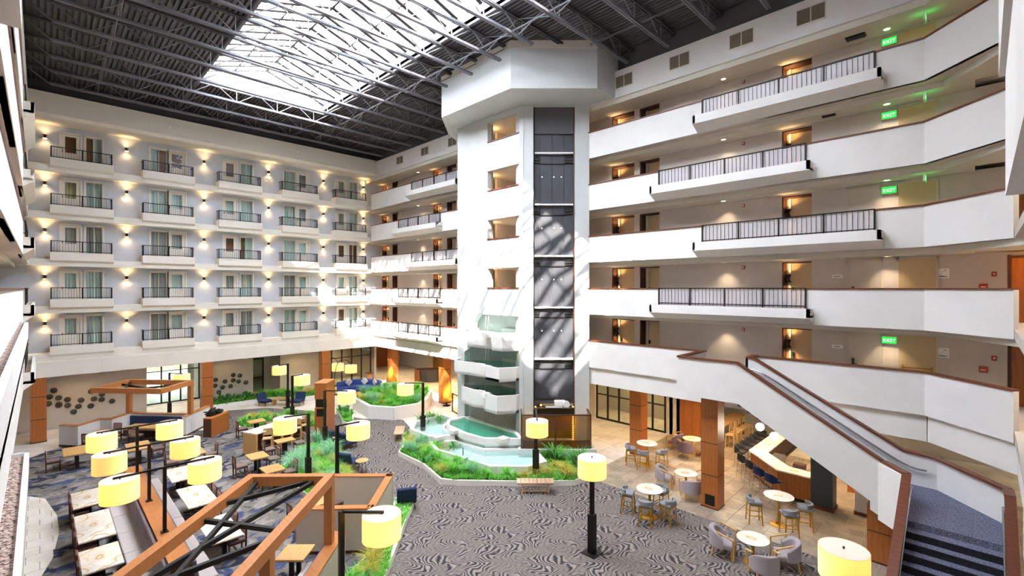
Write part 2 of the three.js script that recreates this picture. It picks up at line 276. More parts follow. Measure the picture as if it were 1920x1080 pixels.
{
  let nd = 0, nw = 0;
  for (const o of OPEN) {
    const where = `${ORD[o.c]} bay from left, ${ROW[o.k]} balcony row`, { a, b, y0, y1 } = o, code = CURT[o.k][o.c * 2 + (o.type === 'door' ? 0 : 1)];
    const g = structGroup(o.type === 'door' ? `door_${++nd}` : `window_${++nw}`, `${o.type === 'door' ? 'white half-glazed balcony door' : 'white framed balcony window'}, ${where}`);
    const f = 0.06, ga = o.type === 'door' ? a + 0.2 : a + f, gb = o.type === 'door' ? b - 0.2 : b - f, gy = o.type === 'door' ? y0 + 0.95 : y0 + f, gt = o.type === 'door' ? y1 - 0.16 : y1 - f;
    part('frame', [B(a - 0.05, a + 0.03, y0, y1 + 0.05, 36.96, 37.16), B(b - 0.03, b + 0.05, y0, y1 + 0.05, 36.96, 37.16), B(a - 0.05, b + 0.05, y1 - 0.03, y1 + 0.06, 36.96, 37.16)], M.cream, g);
    if (o.type === 'door') { part('leaf', [B(a + 0.02, ga, y0, y1, 37.06, 37.11), B(gb, b - 0.02, y0, y1, 37.06, 37.11), B(ga, gb, y0, gy, 37.06, 37.11), B(ga, gb, gt, y1, 37.06, 37.11)], M.cream, g); part('handle', [B(a + 0.07, a + 0.1, y0 + 0.95, y0 + 1.07, 37.02, 37.06)], M.black, g); }
    else part('sash', [B(a, ga, y0, y1, 37.06, 37.11), B(gb, b, y0, y1, 37.06, 37.11), B(a, b, y0, gy, 37.06, 37.11), B(a, b, gt, y1, 37.06, 37.11), B((a + b) / 2 - 0.02, (a + b) / 2 + 0.02, gy, gt, 37.07, 37.1)], M.cream, g);
    part('pane', B(ga, gb, gy, gt, 37.08, 37.09), M.glass, g);
    let segs = [[a, b, code]];
    if (code.length === 2) segs = [[a, a + (b - a) * 0.45, code[0]], [a + (b - a) * 0.45, b, code[1]]];
    for (const [p, q, c] of segs) {
      if (FAB[c]) { const cu = part(numbered('curtain'), pleats(p, q, y0, y1 + 0.05, 37.27), FAB[c], scene); tag(cu, `${LOOKS[c]} curtain behind the ${o.type}, ${where}`, 'curtain', 'curtains behind the balcony glass'); }
      else part('room_panel', B(p, q, y0, y1 + 0.05, 37.32, 37.37), c === 'O' ? M.roomOrange : c === 'D' ? M.roomDark : M.room, g);
    }
  }
}
const picket = new THREE.BoxGeometry(0.013, 1, 0.013);
function pickets(a, b, y0, y1, step) {                                // a,b three.js points on the rail's plan line
  const A = V3(a), Bv = V3(b), n = Math.round(A.distanceTo(Bv) / step), out = [];
  for (let i = 1; i < n; i++) { const p = A.clone().lerp(Bv, i / n); out.push(picket.clone().scale(1, y1 - y0, 1).translate(p.x, (y0 + y1) / 2, p.z)); }
  return out;
}
{
  let proto;
  for (let k = 6; k >= 2; k--) for (let c = 0; c < 5; c++) {
    const label = `white balcony with black picket railing, ${ORD[c]} from the left in the ${ROW[k]} row`;
    if (proto) { copyOf(proto, [BAY[c], FL[k], 36.28], 0, label); continue; }
    proto = thing('balcony', label, 'balcony', [BAY[c], FL[k], 36.28], 0, 'balconies on the grey facade');
    const s = new THREE.Shape([[0.18, 0.45], [0.08, 0.45], [0.08, 0.1], [-0.7, 0.1], [-0.7, -0.3], [-0.2, -0.3], [0.18, 0.0]].map((p) => new THREE.Vector2(...p)));
    const slab = new THREE.ExtrudeGeometry(s, { depth: 2.68, bevelEnabled: false }).rotateY(-Math.PI / 2).translate(2.63, 0, 0);
    part('slab', [slab, L(-0.05, 0.03, 0, 0.45, -0.7, 0.1), L(2.55, 2.63, 0, 0.45, -0.7, 0.1)], M.cream, proto);
    const W = 2.55;
    part('rail', [bar([0, 1.08, 0], [W, 1.08, 0], 0.05, 0.035), bar([0, 0.52, 0], [W, 0.52, 0], 0.03, 0.03), bar([0, 1.08, 0], [0, 1.08, -0.68], 0.05, 0.035), bar([W, 1.08, 0], [W, 1.08, -0.68], 0.05, 0.035)], M.blackMetal, proto);
    for (const x of [0, W / 2, W]) part('post', L(x - 0.028, x + 0.028, 0.3, 1.1, -0.028, 0.028), M.blackMetal, proto);
    part('pickets', [...pickets([0, 0, 0], [W, 0, 0], 0.46, 1.07, 0.115), ...pickets([0, 0, 0], [0, 0, -0.66], 0.46, 1.07, 0.115), ...pickets([W, 0, 0], [W, 0, -0.66], 0.46, 1.07, 0.115)], M.blackMetal, proto, 'stuff');
  }
}
{
  let proto;
  const su = [0.2, 3.74, 7.78, 11.81, 15.85, 19.25];
  for (let k = 6; k >= 2; k--) su.forEach((u, c) => {
    const label = `black up-and-down wall sconce glowing warm, ${ORD[c]} from the left in the ${ROW[k]} row`, y = FL[k] + 1.7;
    if (!proto) {
      proto = thing('wall_sconce', label, 'sconce', [u, y, 37], 0, 'sconces on the grey facade');
      part('backplate', L(-0.06, 0.06, -0.06, 0.06, 0, 0.02), M.black, proto);
      part('housing', [lathe([[0, -0.1], [0.1, -0.1], [0.06, -0.02], [0.06, 0.02], [0.1, 0.1], [0, 0.1]], 16).translate(0, 0, 0.1)], M.black, proto);
      part('lens', [lathe([[0, 0.101], [0.085, 0.101], [0.085, 0.105], [0, 0.105]], 16).translate(0, 0, 0.1), lathe([[0, -0.105], [0.085, -0.105], [0.085, -0.101], [0, -0.101]], 16).translate(0, 0, 0.1)], M.bulb, proto);
    } else copyOf(proto, [u, y, 37], 0, label);
    for (const d of [1, -1]) { const l = new THREE.SpotLight(0xffd596, 2.0, 3, 1.15, 0.9, 2); l.shadow.radius = 2; lightAt(l, [u, y + d * 0.1, -36.78], [u, y + d * 1.4, -36.9]); }
  });
}

// ------------------------------------------------------------------ gallery walls (right, near and left sides)
const CAPW = 0.2;
function parapet(name, label, p, q, k, side, y0 = -0.25, cap = true) {
  const g = structGroup(name, label);
  part('panel', run(p, q, FL[k] + y0, FL[k] + 1.02, 0.14, side), M.white, g);
  if (cap) { const l = Math.hypot(q[0] - p[0], q[1] - p[1]), n = [-(q[1] - p[1]) / l * side, (q[0] - p[0]) / l * side]; part('wood_cap', bar([p[0] + n[0] * 0.06, FL[k] + 1.045, -(p[1] + n[1] * 0.06)], [q[0] + n[0] * 0.06, FL[k] + 1.045, -(q[1] + n[1] * 0.06)], CAPW, 0.05), M.cap, g); }
  return g;
}
const UR = 19.47, CH0 = [UR, 1.32], CH1 = [17.62, -0.53];
function galleryBalcony(k, v0, v1, label) {                           // projecting railing bay on the gallery wall, u towards the room is smaller
  const g = structGroup('trim_gallery_railing', label), f = FL[k], e = 0.5, a = v0 - 0.22, b = v1 + 0.22;
  part('slab', [profV([[UR - e, f + 0.34], [UR - e + 0.12, f + 0.34], [UR - e + 0.12, f + 0.1], [UR + 0.16, f + 0.1], [UR + 0.16, f - 0.25], [UR, f - 0.25], [UR - e, f]], a, b), B(UR - e, UR, f + 0.02, f + 0.34, a, a + 0.1), B(UR - e, UR, f + 0.02, f + 0.34, b - 0.1, b)], M.white, g);
  part('rail', [bar([UR - 0.06, f + 1.06, -v0], [UR - 0.06, f + 1.06, -v1], 0.05, 0.04), bar([UR - 0.06, f + 0.42, -v0], [UR - 0.06, f + 0.42, -v1], 0.03, 0.03)], M.blackMetal, g);
  for (let i = 0; i <= 4; i++) { const v = v0 + ((v1 - v0) * i) / 4; part('post', B(UR - 0.085, UR - 0.035, f + 0.1, f + 1.07, v - 0.025, v + 0.025), M.blackMetal, g); }
  part('pickets', pickets([UR - 0.06, 0, -v0], [UR - 0.06, 0, -v1], f + 0.34, f + 1.05, 0.15), M.blackMetal, g, 'stuff');
  for (let i = 0; i < 4; i++) { const q0 = v0 + ((v1 - v0) * i) / 4 + 0.03, q1 = v0 + ((v1 - v0) * (i + 1)) / 4 - 0.03; part('acrylic_panel', B(UR - 0.035, UR - 0.028, f + 0.2, f + 1.02, q0, q1), M.acrylic, g); }
}
const even = [2.55, 8.26], odd = [4.53, 10.2], evenF = [24.3, 29.9], oddF = [26.4, 31.7];
for (let k = 6; k >= 3; k--) {
  const n = k % 2 ? odd : even, f = k % 2 ? oddF : evenF, r = ROW[k];
  parapet('wall_right_parapet', `white gallery parapet beside the far corner, ${r} storey`, [UR, f[1]], [UR, 36], k, -1);
  parapet('wall_right_parapet', `white gallery parapet between lift tower and far railing, ${r} storey`, [UR, 21.2], [UR, f[0]], k, -1);
  parapet('wall_right_parapet', `white gallery parapet right of the lift tower, ${r} storey`, [UR, n[1]], [UR, 14.45], k, -1);
  parapet('wall_right_parapet', `white gallery parapet right of the near railing, ${r} storey`, CH0, [UR, n[0]], k, -1);
  parapet('wall_right_parapet', `white slanted corner parapet at the right, ${r} storey`, CH1, CH0, k, -1);
  galleryBalcony(k, ...n, `black picket railing bay right of the lift tower, ${r} storey`);
  galleryBalcony(k, ...f, `black picket railing bay left of the lift tower, ${r} storey`);
}
// second storey: plain fascia in two steps, the stair landing juts out between v 6.4 and 8.2
parapet('wall_right_parapet', 'white lowest gallery parapet left of the lift tower', [UR, 31.7], [UR, 36], 2, -1);
parapet('wall_right_parapet', 'white lowest gallery parapet close to the lift tower', [UR, 21.2], [UR, 26.4], 2, -1);
galleryBalcony(2, 26.4, 31.7, 'black picket railing bay left of the lift tower, lowest storey');
parapet('wall_right_parapet', 'white lowest gallery parapet between lift tower and stair landing', [UR, 8.2], [UR, 14.45], 2, -1, -0.3);
parapet('wall_right_parapet', 'white lowest gallery parapet right of the stair head', CH0, [UR, 6.3], 2, -1, -0.3);
parapet('wall_right_parapet', 'white lowest slanted corner parapet beside the stair', CH1, CH0, 2, -1, -0.3);
struct('wall_outer', 'outer shell of the building round the galleries', [B(-3.0, -2.45, 3.4, 19.75, -3.2, 39.4), B(21.95, 22.5, 3.4, 19.75, -3.2, 39.4), B(-3, 22.5, 3.4, 19.75, -3.2, -2.65), B(-3, 22.5, 3.4, 19.75, 39.15, 39.4)], M.taupe);
struct('trim_fascia', 'white fascia below the lowest gallery', [run([UR + 0.12, 1.27], [UR + 0.12, 36], 3.4, 4.22, 0.3, -1), run([17.7, -0.61], [UR + 0.12, 1.25], 3.4, 4.22, 0.3, -1), run([-0.5, -0.6], [17.66, -0.6], 3.4, 4.25, 0.3, -1), run([-0.55, 36], [-0.55, -0.6], 3.4, 4.25, 0.3, -1)], M.white);

// gallery floors with their dropped ceilings, and the top fascia
for (let k = 2; k <= 6; k++) {
  const f = FL[k];
  struct('ceiling_gallery', `gallery slab of the ${ROW[k]} storey round the atrium`, [
    B(UR + 0.02, 21.9, f - 0.25, f, -0.5, 38.5), prism([[UR + 0.02, 1.3], [UR + 0.02, -0.5], [17.66, -0.5]], f - 0.25, f), B(-2.4, 21.9, f - 0.25, f, -2.6, -0.55), B(-2.4, -0.47, f - 0.25, f, -0.6, 38.5)], M.taupe);
  if (k > 2) struct('ceiling_soffit', `dropped corridor ceiling under the ${ROW[k]} gallery`, [B(UR + 0.5, 21.9, f - 0.44, f - 0.25, 0.2, 38.5), prism([[UR + 0.5, 0.9], [UR + 0.5, -2.6], [17.1, -2.6], [17.1, -1.0]], f - 0.44, f - 0.25), B(-2.4, 17.1, f - 0.44, f - 0.25, -2.6, -1.0), B(-2.4, -0.95, f - 0.44, f - 0.25, -1.0, 38.5)], M.soffit);
}
struct('ceiling_top', 'corridor ceiling of the top storey', [B(UR + 0.1, 21.9, 17.05, 17.3, -0.5, 38.5), prism([[UR + 0.1, 1.3], [UR + 0.1, -0.5], [17.66, -0.5]], 17.05, 17.3), B(-2.4, 21.9, 17.05, 17.3, -2.6, -0.55), B(-2.4, -0.5, 17.05, 17.3, -0.6, 38.5)], M.soffit);
struct('trim_top', 'white fascia under the dark roof on the gallery side', [run([UR, 1.32], [UR, 36], 17.28, 18.55, 0.25, -1), run(CH1, CH0, 17.28, 18.55, 0.25, -1), run([-0.45, -0.53], CH1, 17.28, 18.55, 0.25, -1)], M.white);
struct('trim_top_left', 'white fascia under the dark roof on the left', [run([-0.45, 36], [-0.45, -0.53], 17.28, 18.55, 0.25, -1)], M.white);

// corridor back wall on the right, with recessed doors
const ALC = [[12.3, 13.6], [10.95, 12.0], [4.67, 5.7], [35.6, 36.8], [34.2, 35.1], [28.2, 29.3], [26.5, 27.6]];
for (let k = 2; k <= 6; k++) {
  const f = FL[k], top = f + 2.2, cuts = [...ALC].sort((a, b) => a[0] - b[0]), gs = [];
  let v = -0.5;
  for (const [a, b] of cuts) { gs.push(B(20.9, 21.5, f, top, v, a)); gs.push(B(20.9, 21.5, f + 2.1, top, a, b)); v = b; }
  gs.push(B(20.9, 21.5, f, top, v, 38.5));
  struct('wall_right', `taupe corridor wall with recessed doors, ${ROW[k]} storey`, gs, M.taupe);
  struct('wall_front', `taupe corridor wall behind the camera, ${ROW[k]} storey`, [B(-2.4, 21.9, f, top, -2.6, -2.4), B(21.5, 21.9, f, top, -2.6, -0.5)], M.taupe);
  struct('wall_left', `taupe corridor wall on the left, ${ROW[k]} storey`, [B(-2.4, -2.2, f, top, -2.4, 38.5)], M.taupe);
  struct('wall_left_end', `corridor end wall behind the left far bay, ${ROW[k]} storey`, [B(-2.4, -0.8, f, top, 38.2, 38.45)], k === 3 ? M.wood : M.taupe);
  const e = new THREE.PointLight(0xffc880, 3, 8, 2); e.shadow.radius = 4; lightAt(e, [-1.5, f + 1.75, -37.6]);
  const es = thing('end_wall_sconce', `small sconce on the left corridor end wall, ${ROW[k]} storey`, 'sconce', [-1.2, f + 1.45, 38.2]); part('housing', lathe([[0, -0.1], [0.1, -0.1], [0.05, 0], [0.1, 0.1], [0, 0.1]], 14).translate(0, 0, 0.1), M.black, es); part('lens', [lathe([[0, 0.101], [0.085, 0.101], [0.085, 0.106], [0, 0.106]], 14).translate(0, 0, 0.1)], M.bulb, es);
}
let nDoor = 25;
for (let k = 6; k >= 2; k--) {
  const f = FL[k], at = { 0: 'first alcove right of the lift tower', 1: 'second alcove right of the lift tower', 2: 'alcove beside the near railing', 3: 'alcove in the far corner', 4: 'second alcove from the far corner', 5: 'first alcove left of the lift tower', 6: 'alcove hidden by the lift tower' };
  ALC.forEach(([a, b], i) => {
    const g = structGroup(`door_${++nDoor}`, `warm lit guest room door in the ${at[i]}, ${ROW[k]} storey`);
    part('reveal', [B(20.93, 21.42, f, f + 2.1, b - 0.05, b - 0.001), B(20.93, 21.42, f + 2.05, f + 2.1, a, b - 0.05)], M.darkWood, g);
    part('frame', [B(21.3, 21.42, f, f + 2.05, b - 0.22, b - 0.14), B(21.3, 21.42, f, f + 2.05, a + 0.001, a + 0.06)], M.soffit, g);
    part('leaf', B(21.38, 21.43, f, f + 2.05, a + 0.05, b - 0.05), M.doorWarm, g);
    part('handle', [B(21.3, 21.38, f + 0.92, f + 1.1, b - 0.32, b - 0.26)], M.black, g);
  });
  const flush = [[2.59, 3.49, 'grey flush service door'], [1.12, 2.08, 'beige exit door with a push bar']];
  flush.forEach(([a, b, what], i) => {
    const g = structGroup(`door_${++nDoor}`, `${what} near the right corner, ${ROW[k]} storey`);
    part('frame', [B(20.86, 20.92, f, f + 2.1, a - 0.06, a), B(20.86, 20.92, f, f + 2.1, b, b + 0.06), B(20.86, 20.92, f + 2.05, f + 2.11, a - 0.06, b + 0.06)], M.taupeDoor, g);
    part('leaf', B(20.875, 20.9, f, f + 2.05, a, b), i ? M.doorWarm : M.taupeDoor, g);
    if (i) part('push_bar', [rod([20.79, f + 0.98, -(a + 0.12)], [20.79, f + 0.98, -(b - 0.12)], 0.025), B(20.78, 20.88, f + 0.92, f + 1.04, a + 0.08, a + 0.14), B(20.78, 20.88, f + 0.92, f + 1.04, b - 0.14, b - 0.08)], M.gold, g);
    else part('handle', [B(20.82, 20.88, f + 0.9, f + 1.12, b - 0.16, b - 0.09), rod([20.82, f + 0.95, -(b - 0.12)], [20.82, f + 0.95, -(b - 0.26)], 0.015)], M.black, g);
  });
  // wooden door at the end of the near corridor
  const g = structGroup(`door_${++nDoor}`, `orange wooden door at the right picture edge, ${ROW[k]} storey`);
  part('leaf', B(21.42, 21.47, f, f + 2.0, -2.2, -0.6), M.wood, g); part('frame', [B(21.38, 21.49, f, f + 2.1, -0.6, -0.52), B(21.38, 21.49, f, f + 2.1, -2.28, -2.2), B(21.38, 21.49, f + 2.0, f + 2.08, -2.2, -0.6)], M.darkWood, g);
  if (k === 3) { const l = new THREE.PointLight(0xffc070, 2.2, 6, 2); l.shadow.radius = 3; lightAt(l, [21.1, f + 1.8, 1.5]); const b = thing('ceiling_lamp', 'small warm ceiling lamp before the orange wooden door', 'ceiling light', [21.1, f + 2.12, -1.5]); part('trim', new THREE.CylinderGeometry(0.12, 0.12, 0.03, 18), M.signWhite, b); part('lamp', new THREE.CylinderGeometry(0.08, 0.08, 0.02, 18).translate(0, -0.022, 0), M.downlight, b); }
}
// alcove sconces with their light
{
  let proto;
  for (let k = 6; k >= 2; k--) for (const [i, a] of [[0, 13.55], [2, 5.65], [3, 36.75], [5, 29.25]]) {
    const y = FL[k] + 1.45, where = { 0: 'first alcove right of the lift tower', 2: 'alcove beside the near railing', 3: 'far corner alcove', 5: 'first alcove left of the lift tower' }[i];
    const label = `black hourglass sconce in the ${where}, ${ROW[k]} storey`;
    if (!proto) {
      proto = thing('alcove_sconce', label, 'sconce', [21.14, y, a - 0.001], 0, 'sconces in the corridor alcoves');
      part('housing', lathe([[0, -0.16], [0.1, -0.16], [0.035, -0.03], [0.035, 0.03], [0.1, 0.16], [0.09, 0.16], [0.03, 0], [0, 0]], 16).translate(0, 0, 0.13), M.black, proto);
      part('lens', [lathe([[0, 0.12], [0.075, 0.12], [0.075, 0.125], [0, 0.125]], 12).translate(0, 0, 0.13), lathe([[0, -0.125], [0.075, -0.125], [0.075, -0.12], [0, -0.12]], 12).translate(0, 0, 0.13)], M.bulb, proto);
      part('arm', L(-0.02, 0.02, -0.02, 0.02, 0, 0.13), M.black, proto);
    } else copyOf(proto, [21.14, y, a - 0.001], 0, label);
    for (const d of [1, -1]) { const l = new THREE.SpotLight(0xffcf90, 2.3, 4, 1.15, 0.8, 2); l.shadow.radius = 2; lightAt(l, [21.12, y + d * 0.18, -(a - 0.16)], [21.12, y + d * 1.2, -(a - 0.2)]); }
  }
}
// ------------------------------------------------------------------ roof: ribbed deck, trusses, skylight
const DECK = 19.5, SK = [6.15, 12.95, 4.2, 30.2];
function deckSheet(u0, u1, v0, v1) {                                  // ribs run along v
  const pts = [[u0, DECK + 0.16]]; pts.push([u0, DECK]);
  for (let u = u0; u < u1 - 0.2; u += 0.2) pts.push([u + 0.11, DECK], [u + 0.12, DECK + 0.13], [u + 0.19, DECK + 0.13], [u + 0.2, DECK]);
  pts.push([u1, DECK], [u1, DECK + 0.16]);
  return profV(pts, v0, v1);
}
{
  const g = structGroup('ceiling_roof_deck', 'dark ribbed steel roof deck on both sides of the skylight');
  for (let v = -3; v < 39; v += 6) { part('deck_sheet', deckSheet(-2.8, SK[0], v, v + 6), M.deck, g); part('deck_sheet', deckSheet(SK[1], 22, v, v + 6), M.deck, g); }
  part('deck_sheet', deckSheet(SK[0], SK[1], SK[3], 39), M.deck, g); part('deck_sheet', deckSheet(SK[0], SK[1], -3, SK[2]), M.deck, g);
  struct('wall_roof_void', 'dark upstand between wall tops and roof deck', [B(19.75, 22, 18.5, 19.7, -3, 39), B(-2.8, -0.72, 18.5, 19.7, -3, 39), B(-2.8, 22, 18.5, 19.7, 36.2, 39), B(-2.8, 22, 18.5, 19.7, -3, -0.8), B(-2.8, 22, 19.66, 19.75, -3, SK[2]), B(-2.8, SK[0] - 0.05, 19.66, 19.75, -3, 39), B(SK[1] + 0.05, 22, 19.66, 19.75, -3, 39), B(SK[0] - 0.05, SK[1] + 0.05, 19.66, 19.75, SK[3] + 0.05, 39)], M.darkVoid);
}
{
  const bot = 18.62, top = 19.36, mk = (u0, u1, m, n0, n1) => {
    const g = new THREE.Group();
    part('bottom_chord', [bar([u0, bot, 0.05], [u1, bot, 0.05], 0.06, 0.1), bar([u0, bot, -0.05], [u1, bot, -0.05], 0.06, 0.1)], M.chord, g);
    part('top_chord', [bar([-0.7, top, 0.06], [20, top, 0.06], 0.06, 0.1), bar([-0.7, top, -0.06], [20, top, -0.06], 0.06, 0.1)], M.steel, g);
    const step = 2.15;
    for (let u = u0 + 1.0, i = 0; u < u1 - 0.4; u += step, i++) {
      part('vertical', bar([u, bot, 0], [u, top, 0], 0.036, 0.036), m, g);
      if (u - step / 2 > -0.6) part('diagonal', rod([u - 0.06, bot, 0.02], [u - step / 2, top, 0.02], 0.022), m, g);
      part('diagonal', rod([u + 0.06, bot, -0.02], [Math.min(u + step / 2, 19.7), top, -0.02], 0.022), m, g);
    }
    part('end_strut', bar([u0, bot, 0], [-0.7, top, 0], 0.06, 0.06), m, g);
    return g;
  };
  let first, second;
  for (let i = 0; i < 17; i++) {
    const v = 33.66 - 2 * i, crown = v > 13 && v < 21.5;
    const src = crown ? second : first, label = `grey steel roof truss, ${ORD[i]} from the balcony facade`;
    if (src) { const c = src.clone(); c.name = numbered('roof_truss'); c.position.z = -v; scene.add(c); c.userData = { ...src.userData, label }; continue; }
    const g = mk(0.36, crown ? 14.9 : 19.2, M.truss); g.name = numbered('roof_truss'); g.position.z = -v; scene.add(g);
    tag(g, label, 'truss', 'roof trusses across the atrium');
    if (crown) second = g; else first = g;
  }
  // the two chords that run on in front of the tower crown are held by short dark struts
  const b = [];
  for (const u of [2.2, 14.0, 17.2]) solo('truss_bridging', `long grey bridging bar tying the roof trusses, ${u < 5 ? 'left of the skylight' : u < 15 ? 'beside the skylight' : 'near the gallery wall'}`, 'bracing', [bar([u, 18.95, -2], [u, 18.95, u > 15 ? -12.3 : -34], u < 5 ? 0.03 : 0.05, u < 5 ? 0.03 : 0.05)], M.truss, 'bridging bars between roof trusses');
  for (let i = 0; i < 15; i++) { const v = 33.66 - 2 * i; b.push(rod([14.0, 18.66, -v], [14.0, 19.34, -(v - 2)], 0.022), rod([14.0, 19.34, -v], [14.0, 18.66, -(v - 2)], 0.022)); if (v > 22) b.push(rod([17.4, 18.66, -v], [17.4, 19.34, -(v - 2)], 0.02)); b.push(rod([2.2, 18.66, -v], [2.2, 19.34, -(v - 2)], 0.02)); }
  solo('cross_bracing', 'thin crossed rods between the grey roof trusses', 'bracing', b, M.truss);
}
{
  const g = structGroup('window_skylight', 'long gabled glass skylight along the middle of the roof'), [a, b, v0, v1] = SK, eave = 20.05, ridge = 21.15, mid = (a + b) / 2;
  part('curb', [B(a - 0.12, a, DECK - 0.1, eave, v0 - 0.12, v1 + 0.12), B(b, b + 0.12, DECK - 0.1, eave, v0 - 0.12, v1 + 0.12), B(a, b, DECK - 0.1, eave, v1, v1 + 0.12), B(a, b, DECK - 0.1, eave, v0 - 0.12, v0)], M.curb, g);
  part('ridge_beam', bar([mid, ridge, -v0], [mid, ridge, -v1], 0.09, 0.09), M.skyFrame, g);
  for (const s of [0.5]) for (const e of [a, b]) part('purlin', bar([e + (mid - e) * s, eave + (ridge - eave) * s, -v0], [e + (mid - e) * s, eave + (ridge - eave) * s, -v1], 0.05, 0.06), M.skyFrame, g);
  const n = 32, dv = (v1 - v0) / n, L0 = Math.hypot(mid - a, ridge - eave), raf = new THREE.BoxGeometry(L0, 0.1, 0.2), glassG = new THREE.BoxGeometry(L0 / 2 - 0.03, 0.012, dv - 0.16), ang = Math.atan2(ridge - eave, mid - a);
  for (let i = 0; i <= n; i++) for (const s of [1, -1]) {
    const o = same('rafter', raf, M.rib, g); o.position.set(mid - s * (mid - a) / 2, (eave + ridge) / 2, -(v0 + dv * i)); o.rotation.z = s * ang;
    if (i < n) for (const t of [0.25, 0.75]) { const p = same('pane', glassG, M.roofGlass, g), e = s > 0 ? a : b; p.position.set(e + (mid - e) * t, eave + (ridge - eave) * t + 0.03, -(v0 + dv * (i + 0.5))); p.rotation.z = s * ang; }
  }
  for (const v of [v0, v1]) part('gable', [new THREE.ExtrudeGeometry(new THREE.Shape([[a, eave], [b, eave], [mid, ridge]].map((p) => new THREE.Vector2(...p))), { depth: 0.03, bevelEnabled: false }).translate(0, 0, -v)], M.roofGlass, g);
}
// ------------------------------------------------------------------ left side wall of the atrium (next to the camera)
for (let k = 6; k >= 2; k--) {
  const f = FL[k], r = ROW[k];
  parapet('wall_left_parapet', `white gallery parapet on the left side, ${r} storey`, [-0.45, 26.0], [-0.45, -0.53], k, -1, -0.25, true);
  parapet('wall_left_parapet', `white gallery parapet in the left far corner, ${r} storey`, [-0.45, 36], [-0.45, 31.9], k, -1);
  const g = structGroup('trim_left_railing', `projecting gallery bay on the left side, ${r} storey`);
  part('slab', [profV([[-0.15, f + 0.42], [-0.25, f + 0.42], [-0.25, f + 0.1], [-0.6, f + 0.1], [-0.6, f - 0.25], [-0.45, f - 0.25], [-0.15, f]], 25.9, 32), B(-0.45, -0.15, f, f + 0.42, 25.9, 26.0), B(-0.45, -0.15, f, f + 0.42, 31.9, 32)], M.cream, g);
  part('rail', [bar([-0.4, f + 1.06, -26], [-0.4, f + 1.06, -31.9], 0.05, 0.04)], M.blackMetal, g);
  part('pickets', pickets([-0.4, 0, -26], [-0.4, 0, -31.9], f + 0.4, f + 1.05, 0.14), M.blackMetal, g, 'stuff');
}
// planter troughs hung on the parapets nearest to the camera
function trough(label, p, q, k, side, y0, y1, out, fill) {            // p-q on the parapet face, out towards the room
  const g = structGroup('trim_planter', label), l = Math.hypot(q[0] - p[0], q[1] - p[1]), n = [-(q[1] - p[1]) / l * side * out, (q[0] - p[0]) / l * side * out], f = FL[k];
  const a = [p[0] + n[0], p[1] + n[1]], b = [q[0] + n[0], q[1] + n[1]];
  part('front', run(a, b, f + y0, f + y1, 0.08, -side), M.white, g);
  part('ends', [run(a, p, f + y0, f + y1, 0.08, 1), run(b, q, f + y0, f + y1, 0.08, -1)], M.white, g);
  part('base', run(p, q, f + y0, f + y0 + 0.1, out, side), M.white, g);
  if (fill) part('gravel', run(p, q, f + y0 + 0.1, f + y1 - 0.08, out - 0.08, side), M.gravel, g, 'stuff');
}
trough('white gravel planter on the lowest left parapet near the camera', [-0.45, 15.4], [-0.45, 3], 2, 1, -0.45, -0.05, 0.28, true);
trough('white planter trough on the left parapet one storey below the camera', [-0.45, 21], [-0.45, 2], 3, 1, -0.55, 0.02, 0.2, true);
trough('small white gravel planter in the far left gallery bay', [-0.4, 31.6], [-0.4, 26.3], 2, 1, -0.05, 0.1, 0.28, true);
trough('white gravel planter at the right picture edge', [12.7, -0.53], [3, -0.53], 3, 1, -0.35, 0.25, 0.35, true);
trough('white slanted planter box beside the stair foot', [13.4, -0.53], [6, -0.53], 2, 1, -1.5, -0.6, 0.25, false);
struct('trim_near_bay', 'tall white gallery bay at the upper right picture edge', [B(5, 13.3, FL[5] + 0.0, FL[5] + 2.9, -0.53, -0.2)], M.white);
struct('trim_near_bay', 'lower white gallery bay at the right picture edge', [B(2, 9.1, FL[4] - 0.3, FL[4] + 1.3, -0.53, -0.2)], M.white);
struct('trim_near_bay', 'white gallery bay at the upper left picture edge', [B(-0.45, -0.2, FL[5] - 0.1, FL[5] + 0.9, 4, 10.6)], M.white);

